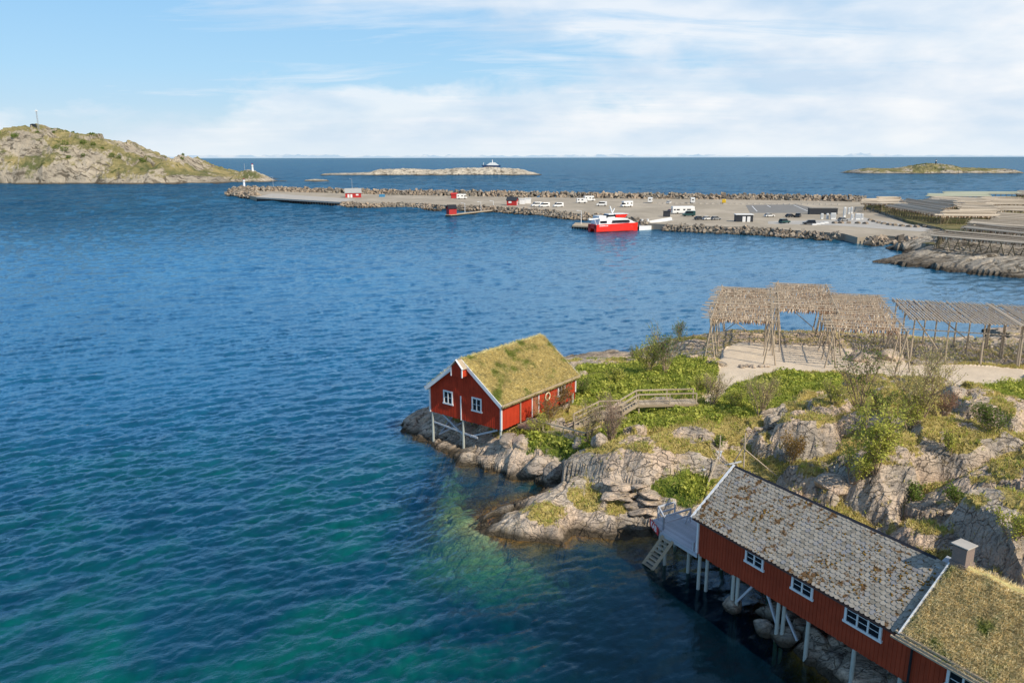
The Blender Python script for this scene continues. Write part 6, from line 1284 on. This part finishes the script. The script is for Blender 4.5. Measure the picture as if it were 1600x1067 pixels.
for i, (x, y, w, hk, dk, lab) in enumerate([
 (1224, 997, 1.75, .7, .8, 'rounded grey boulder at the water edge, far left of the heap under the slate-roofed boathouse'), (1240, 968, 1.3, .7, .8, 'small dark boulder between two piles under the slate-roofed boathouse'),
 (1275, 1012, 2.1, .75, .75, 'large smooth grey boulder in front of the heap under the slate-roofed boathouse'), (1254, 985, 1.5, .9, .7, 'upright boulder just left of a white pile under the boathouse'),
 (1281, 984, 1.6, .6, .8, 'flat-topped boulder behind the large smooth one under the boathouse'), (1299, 996, 1.2, .7, .8, 'pale small boulder wedged in the middle of the heap under the boathouse'),
 (1315, 1014, 1.9, .8, .8, 'sunlit angular boulder right of the large smooth one under the boathouse'), (1352, 1032, 1.3, .7, .8, 'small boulder right of the pale green pile'),
 (1308, 1040, 1.8, .6, .8, 'dark half wet boulder below the sunlit angular one'), (1352, 1058, 3.2, .55, .7, 'broad blue-grey slab of rock at the bottom edge of the photo'), (1392, 1062, 2.6, .7, .8, 'sloping grey rock at the foot of the drainpipe'),
 (1228, 950, 1.4, .7, .8, 'dark boulder deep in the shade behind the front piles'), (1146, 948, 1.3, .8, .8, 'dark wet boulder beside the double pile with one brace'), (1192, 985, 1.2, .8, .8, 'dark wet boulder standing in the water beside the braced pile'),
 (1205, 960, 1.6, .7, .8, 'shaded boulder behind the braced pile'), (1330, 1000, 1.7, .7, .8, 'shaded boulder behind the pale green pile'), (1420, 1060, 2.0, .8, .8, 'shaded boulder under the turf-roofed house')]):
    if i < 11: boulder('boulder', x, y, w, hk, dk, 100+i, lab, n=4, z=.25 if i not in (0, 2, 8) else .15, sink=.42)
    else: boulder('boulder', x, y, w, hk, dk, 100+i, lab, n=4, z=.2, sink=.42)
OC = [(1301, 634, 62, .45, .7, 'dark rounded outcrop at the top of the bushy hill'), (1268, 672, 92, .75, .75, 'big split outcrop with grass on its top, middle of the bushy hill'), (1196, 694, 42, .9, .8, 'upright grey rock above the slate roof near the crossed poles'),
 (1363, 650, 48, .55, .8, 'small cracked outcrop behind the bare twigs on the hill'), (1400, 722, 105, .62, .6, 'largest pale rock face above the slate roof'), (1496, 700, 118, .45, .55, 'long pale ledge right of the largest rock face'),
 (1264, 742, 60, .6, .7, 'broken rock sticking out of orange moss above the roof ridge'), (1548, 648, 95, .6, .8, 'smooth whaleback rock below the bright green lawn'), (1562, 750, 88, .45, .8, 'flat sunlit slab at the right edge of the hill'),
 (1565, 820, 120, .62, .75, 'huge smooth rock above the chimney'), (1452, 842, 84, .6, .8, 'shaded rock left behind the chimney'), (1300, 768, 40, .6, .8, 'small rock low in the orange moss'), (1408, 790, 44, .6, .8, 'small rock beside the dark gully'),
 (1490, 622, 28, .9, .8, 'small pointed grey rock on the crest of the hill'), (1209, 664, 30, .8, .8, 'small round rock under the green bushes'), (1440, 598, 60, .4, .7, 'low bare rock right beside the gravel road'), (1590, 690, 50, .5, .8, 'brown rock at the right edge of the photo'),
 (936, 708, 26, 1.1, .8, 'white sunlit boulder below the walkway'), (842, 722, 38, .8, .8, 'grey boulder at the shore below the grass bank'), (868, 738, 34, .7, .8, 'grey boulder at the head of the little cove'), (748, 712, 46, .5, .6, 'flat rock at the foot of the middle stilt'),
 (792, 700, 38, .5, .7, 'rock under the right front stilt of the boathouse'), (815, 690, 30, .7, .8, 'small boulder beside the right front stilt'), (955, 715, 60, .55, .7, 'tilted rock at the left end of the big bare slab'), (905, 690, 26, .8, .8, 'rounded boulder half covered by the grass bank'),
 (1340, 560, 24, .8, .8, 'pointed boulder under the third fish rack'), (1392, 558, 30, .7, .8, 'boulder casting a dark shadow by the gravel road'), (1125, 568, 18, .6, .8, 'small flat stone beside the front leg of the leftmost fish rack')]
for i, (x, y, w, hk, dk, lab) in enumerate(OC):
    if w > 40: continue   # the large ones are part of the bedrock
    w = w*(1.12 if w > 40 else 1); y2 = y+ (w*hk*.25 if w > 40 else 4)
    boulder('rock_outcrop' if w > 40 else 'boulder', x, y2, w, hk, dk, 300+i, lab, mat='outcrop' if w > 40 else 'boulder', n=5 if w > 40 else 4, sink=.46 if w > 40 else .4, cuts=11)
# dry stone wall of flat slabs above the little bay
ws = empty('dry_stone_wall', G(985, 790), 0, 'low dry wall of flat stacked stones above the dark bay left of the jetty', 'stone wall')
random.seed(9)
for i in range(15):
    p = G(955+i % 5*15+random.uniform(-3, 3), 778+i % 5*2.5+(i//5)*9); v, f = boulder_mesh(500+i, 3, 12, rough=.03); s_ = random.uniform(.5, .85); o = npmesh('stone', v*[s_*1.35, s_*.9, s_*.34], f, M['boulder'], ws); o.location = p-ws.location+Z*(.25+.18*(2-i//5)); o.rotation_euler = (random.uniform(-.15, .15), random.uniform(-.15, .15), random.uniform(-.5, .5))
sf = empty('stone_ring', G(1177, 574), 0, 'small heap of pale stones on the gravel in front of the leftmost fish rack', 'stones')
for i in range(12):
    v, f = boulder_mesh(540+i, 3, 10, rough=.03); s_ = random.uniform(.18, .38); o = npmesh('stone', v*[s_, s_*.8, s_*.6], f, M['boulder'], sf); o.location = (random.gauss(0, .9), random.gauss(0, .35), s_*.3)

# ------------------------------------------------------------------ grass, moss and low plants
def scatter(weight, n, lift=0):
    w = weight.ravel().astype(float); w /= w.sum(); k = rng.choice(w.size, n, p=w); x = GX.ravel()[k]+rng.random(n)*ST; y = GY.ravel()[k]+rng.random(n)*ST
    return np.stack([x, y, bil(HG, x, y)+lift], 1)
vis = (GY > 28) & (GX > -12) & (GX < 66)
gw_ = np.clip(green-.2, 0, 1)*(1-pth)*(h > .7)*vis*(.25+(perlin(GX*.5, GY*.5, 33) > -.1))
dw_ = np.clip(dryp*1.2-.15, 0, 1)*(1-pth)*(h > .7)*vis*(.3+(perlin(GX*.6, GY*.6, 35) > -.1))
lw = (vegm > .12)*(1-pth)*(h > 1.2)*vis*.25+(h > 1.8)*vis*(1-pth)*.06
def near_w(): return 1.0
p = scatter(gw_, 26000); v, f = blades(p, [0, 0, 1], .36, .030, .55, (0, 0, 0), 4); g = npmesh('grass', v, f, M['grass']); tag(g, 'fresh green grass and herbs on the bank and by the walkway', 'grass', kind='stuff')
p = scatter(dw_+lw*.5, 60000); v, f = blades(p, [0, 0, 1], .22, .032, .7, (-.2, -.1, 0), 4); g = npmesh('dry_grass', v, f, M['drygrass']); tag(g, 'straw coloured dry grass and moss on the rocks', 'dry grass', kind='stuff')
p = scatter(dw_*.7+lw*.4+gw_*.35, 16000); v, f = blades(p, [0, 0, 1], .26, .03, .6, (0, 0, 0), 4); g = npmesh('mixed_grass', v, f, M['leafY']); tag(g, 'yellow-green tufts between the rocks', 'grass', kind='stuff')
# low leafy undergrowth in mounds
c_ = scatter(gw_*(green > .5), 620); V = []
for q in c_:
    n = int(rng.integers(40, 95)); r_ = rng.uniform(.35, .95); d = rng.normal(0, 1, (n, 3)); d[:, 2] = np.abs(d[:, 2]); d /= np.linalg.norm(d, axis=1)[:, None]; pc = q+d*r_*(.75+.3*rng.random((n, 1)))*[1, 1, .75]
    e1 = rng.normal(0, 1, (n, 3)); e1 /= np.linalg.norm(e1, axis=1)[:, None]; e2 = np.cross(e1, d+rng.normal(0, .4, (n, 3))); s_ = (.05+.09*rng.random((n, 1)))*rng.uniform(.7, 1.3); V.append(np.stack([pc-e1*s_, pc+e2*s_, pc+e1*s_, pc-e2*s_], 1).reshape(-1, 3))
for V_, m_, lb_ in ((V[::2], 'grass', 'low leafy green undergrowth on the bank between boathouse and road'), (V[1::2], 'leafY', 'yellow-green low herbs mixed into the green bank')):
    v = np.concatenate(V_); g = npmesh('undergrowth', v, np.arange(len(v)).reshape(-1, 4), M[m_]); tag(g, lb_, 'undergrowth', kind='stuff')

def shrub(px, py, h_, sp, nst, leaf, nleaf, label, name='shrub', ls=.07, seed=0, cat='shrub', twig=4, top=.35, at=None, leafmat_=None):
    r = random.Random(seed*7+int(px)); loc = at or G(px, py); t_ = empty(name, loc, 0, label, cat); mb = MB(); tips = []
    def grow(p, d, L_, rad, lv):
        n = 3; q = p
        for i in range(n):
            d = (d+Vector((r.gauss(0, .16), r.gauss(0, .16), r.gauss(0, .06)+(.08 if lv else .04)))).normalized(); q2 = q+d*L_/n; mb.tube(q, q2, rad*(1-i*.22), rad*(1-(i+1)*.22), 4); q = q2
            if lv < 2:
                for _ in range(twig if lv == 0 and i > 0 else (2 if i > 0 or lv == 0 else 1)):
                    a = r.random()*6.28; e = (d+Vector((math.cos(a), math.sin(a), .25))*r.uniform(.5, 1.0)).normalized(); grow(q, e, L_*r.uniform(.28, .5), max(rad*.45, .008), lv+1)
            if lv >= 1: tips.append((q, d))
    for i in range(nst):
        a = r.random()*6.28; k_ = r.random()**.6; d = Vector((math.cos(a)*sp*k_, math.sin(a)*sp*k_, 1)).normalized()
        grow(Vector((math.cos(a)*.12, math.sin(a)*.12, -.15)), d, h_*r.uniform(.6, .95), .022+.006*h_, 0)
    mb.build('stems', M['bark'], t_)
    if nleaf:
        nleaf = int(nleaf*1.8)
        pts = np.array([t[0][:] for t in tips]); k = rng.integers(0, len(pts), nleaf); pc = pts[k]+rng.normal(0, .07+ls*.6, (nleaf, 3)); e1 = rng.normal(0, 1, (nleaf, 3)); e1 /= np.linalg.norm(e1, axis=1)[:, None]; e2 = np.cross(e1, rng.normal(0, 1, (nleaf, 3))); e2 /= np.linalg.norm(e2, axis=1)[:, None]
        s_ = ls*(.6+.7*rng.random((nleaf, 1))); v = np.stack([pc-e1*s_, pc+e2*s_*.6, pc+e1*s_, pc-e2*s_*.6], 1).reshape(-1, 3); npmesh('foliage', v, np.arange(len(v)).reshape(-1, 4), M[leaf], t_)
    return t_
M['leafO'] = leafmat('orange_leaves', (.16, .09, .02), (.42, .27, .07)); M['leafR'] = leafmat('red_buds', (.22, .10, .07), (.40, .24, .16))
for i, (x, y, h_, sp, ns, lf, nl, ls, lab) in enumerate([
 (1014, 584, 3.4, .28, 9, 'leafY', 1500, .075, 'conical yellow-green bush standing by the water behind the walkway'), (1039, 584, 4.6, .22, 9, 'leafG', 1100, .07, 'tall thin grey-green tree right of the conical bush'), (1062, 540, 2.0, .45, 6, 'leafG', 320, .07, 'small tree on top of the rock left of the fish racks'),
 (992, 566, 1.6, .5, 6, 'leafG', 400, .06, 'low bush left of the conical bush by the water'), (1112, 634, 2.7, .42, 12, 'leafB', 800, .05, 'bare budding bush at the upper end of the walkway'), (1150, 640, 1.8, .6, 10, 'leafY', 1100, .07, 'leafy bush in the green bank above the big slab'),
 (1187, 652, 2.9, .5, 11, 'leafB', 1200, .05, 'wide bare pinkish bush in front of the green bank'), (1342, 636, 4.2, .34, 9, 'leafG', 520, .085, 'tall sparse bush with dark leaves against the gravel road'), (1438, 668, 4.8, .38, 11, 'leafB', 2100, .06, 'largest budding bush on the hill crest'),
 (1420, 672, 2.8, .7, 10, 'leafY', 1300, .07, 'yellow-green bush at the foot of the largest budding bush'), (1470, 658, 2.2, .8, 9, 'leafR', 500, .06, 'reddish low bush right of the largest budding bush'), (1362, 785, 4.0, .4, 9, 'leafY', 2100, .09, 'bright green leafy bush in front of the largest rock face'),
 (1330, 775, 2.4, .7, 7, 'leafY', 900, .08, 'low bright bush left of the leafy one under the rock face'), (1236, 726, 2.2, .8, 7, 'leafO', 700, .07, 'orange-yellow bush beside the broken rock'), (954, 692, 3.3, .16, 16, 'leafR', 200, .05, 'dense thicket of bare red-brown shoots below the landing'),
 (921, 692, 3.0, .25, 7, 'leafB', 420, .06, 'bare bush growing through the front of the lower walkway'), (858, 668, 2.6, .6, 9, 'leafO', 900, .06, 'orange budding bush before the boathouse door'), (885, 640, 2.6, .45, 6, 'leafO', 700, .06, 'orange budding bush against the far end of the red side wall'),
 (838, 676, 1.6, .8, 8, 'leafY', 700, .06, 'low yellow bush beside the lower platform'), (1496, 812, 1.4, .6, 5, 'leafG', 350, .08, 'small green sapling in the dark gully'), (1546, 702, 1.8, .8, 8, 'leafG', 900, .07, 'dense green bush on the ledge at right'),
 (1480, 766, 1.4, .5, 5, 'leafY', 300, .07, 'small bright sapling beside the flat sunlit slab'), (1428, 806, 1.3, .8, 6, 'leafG', 500, .08, 'low green bush between gully and roof'), (1575, 885, 1.6, .8, 7, 'leafY', 700, .07, 'yellow-green bush just behind the chimney'),
 (1120, 700, .9, .6, 5, 'leafG', 260, .08, 'tiny green sapling by the blue-white boat frame'), (1090, 612, 1.5, .8, 8, 'leafY', 700, .06, 'low bush left of the bare one at the walkway end'), (910, 618, 1.6, .8, 8, 'leafG', 900, .07, 'green bush right behind the boathouse corner'),
 (960, 600, 1.3, .9, 8, 'leafY', 800, .07, 'spreading low bush on the bank above the landing'), (1300, 650, 1.7, .7, 8, 'leafY', 600, .06, 'low bush between two outcrops on the hill'), (1380, 640, 1.6, .8, 8, 'leafG', 700, .06, 'dark green low bush behind the small cracked outcrop')]):
    shrub(x, y, h_, sp, ns, lf, nl, lab, seed=i, ls=ls)
# crossed poles and a small white frame boat behind the roof
cpz = P(1162, 728, 3.4); cp_ = empty('crossed_poles', G(1160, 722), 0, 'three thin poles lashed crosswise behind the slate roof ridge', 'poles'); o_ = Vector(cp_.location)
def pseg(parent, a, b__, r_, off, name='pole', mat='pole'):
    mb = MB(); mb.tube(Vector(a)-off, Vector(b__)-off, r_, r_*.8, 6); mb.build(name, M[mat], parent)
pseg(cp_, P(1162, 730, 4.0), P(1165, 676, 6.6), .06, o_); pseg(cp_, P(1147, 722, 4.0), P(1178, 671, 6.9), .055, o_); pseg(cp_, P(1164, 702, 5.4), P(1219, 748, 3.2), .05, o_)
fr = empty('pole_frame', G(1118, 735), 0, 'leaning thin poles in front of a grey-white wooden frame beside the slate roof', 'pole frame'); o_ = Vector(fr.location)
pseg(fr, P(1104, 762, 2.6), P(1123, 708, 4.8), .055, o_); pseg(fr, P(1122, 742, 3.0), P(1126, 680, 5.8), .05, o_); pseg(fr, P(1088, 758, 2.4), P(1137, 689, 4.8), .055, o_)
sk = empty('wooden_sled', G(1117, 730), 0, 'pale grey wooden sled frame lying by the leaning poles', 'sled'); o_ = Vector(sk.location)
mb = MB(); mb.slab([P(1120, 704, 4.4)-o_, P(1129, 704, 4.4)-o_, P(1118, 738, 3.4)-o_, P(1106, 738, 3.3)-o_], .12); mb.build('panel', M['greywood'], sk); mb = MB(); mb.beam(P(1098, 734, 3.6)-o_, P(1158, 721, 3.7)-o_, .12, .10); mb.build('runner', M['greywood'], sk)
for i in range(6): mb = MB(); a = P(1124+i*5.5, 729-i*1.0, 3.7)-o_; mb.tube(a, a-Z*1.1, .05, .05, 5); mb.build('stake', M['pole'], sk)
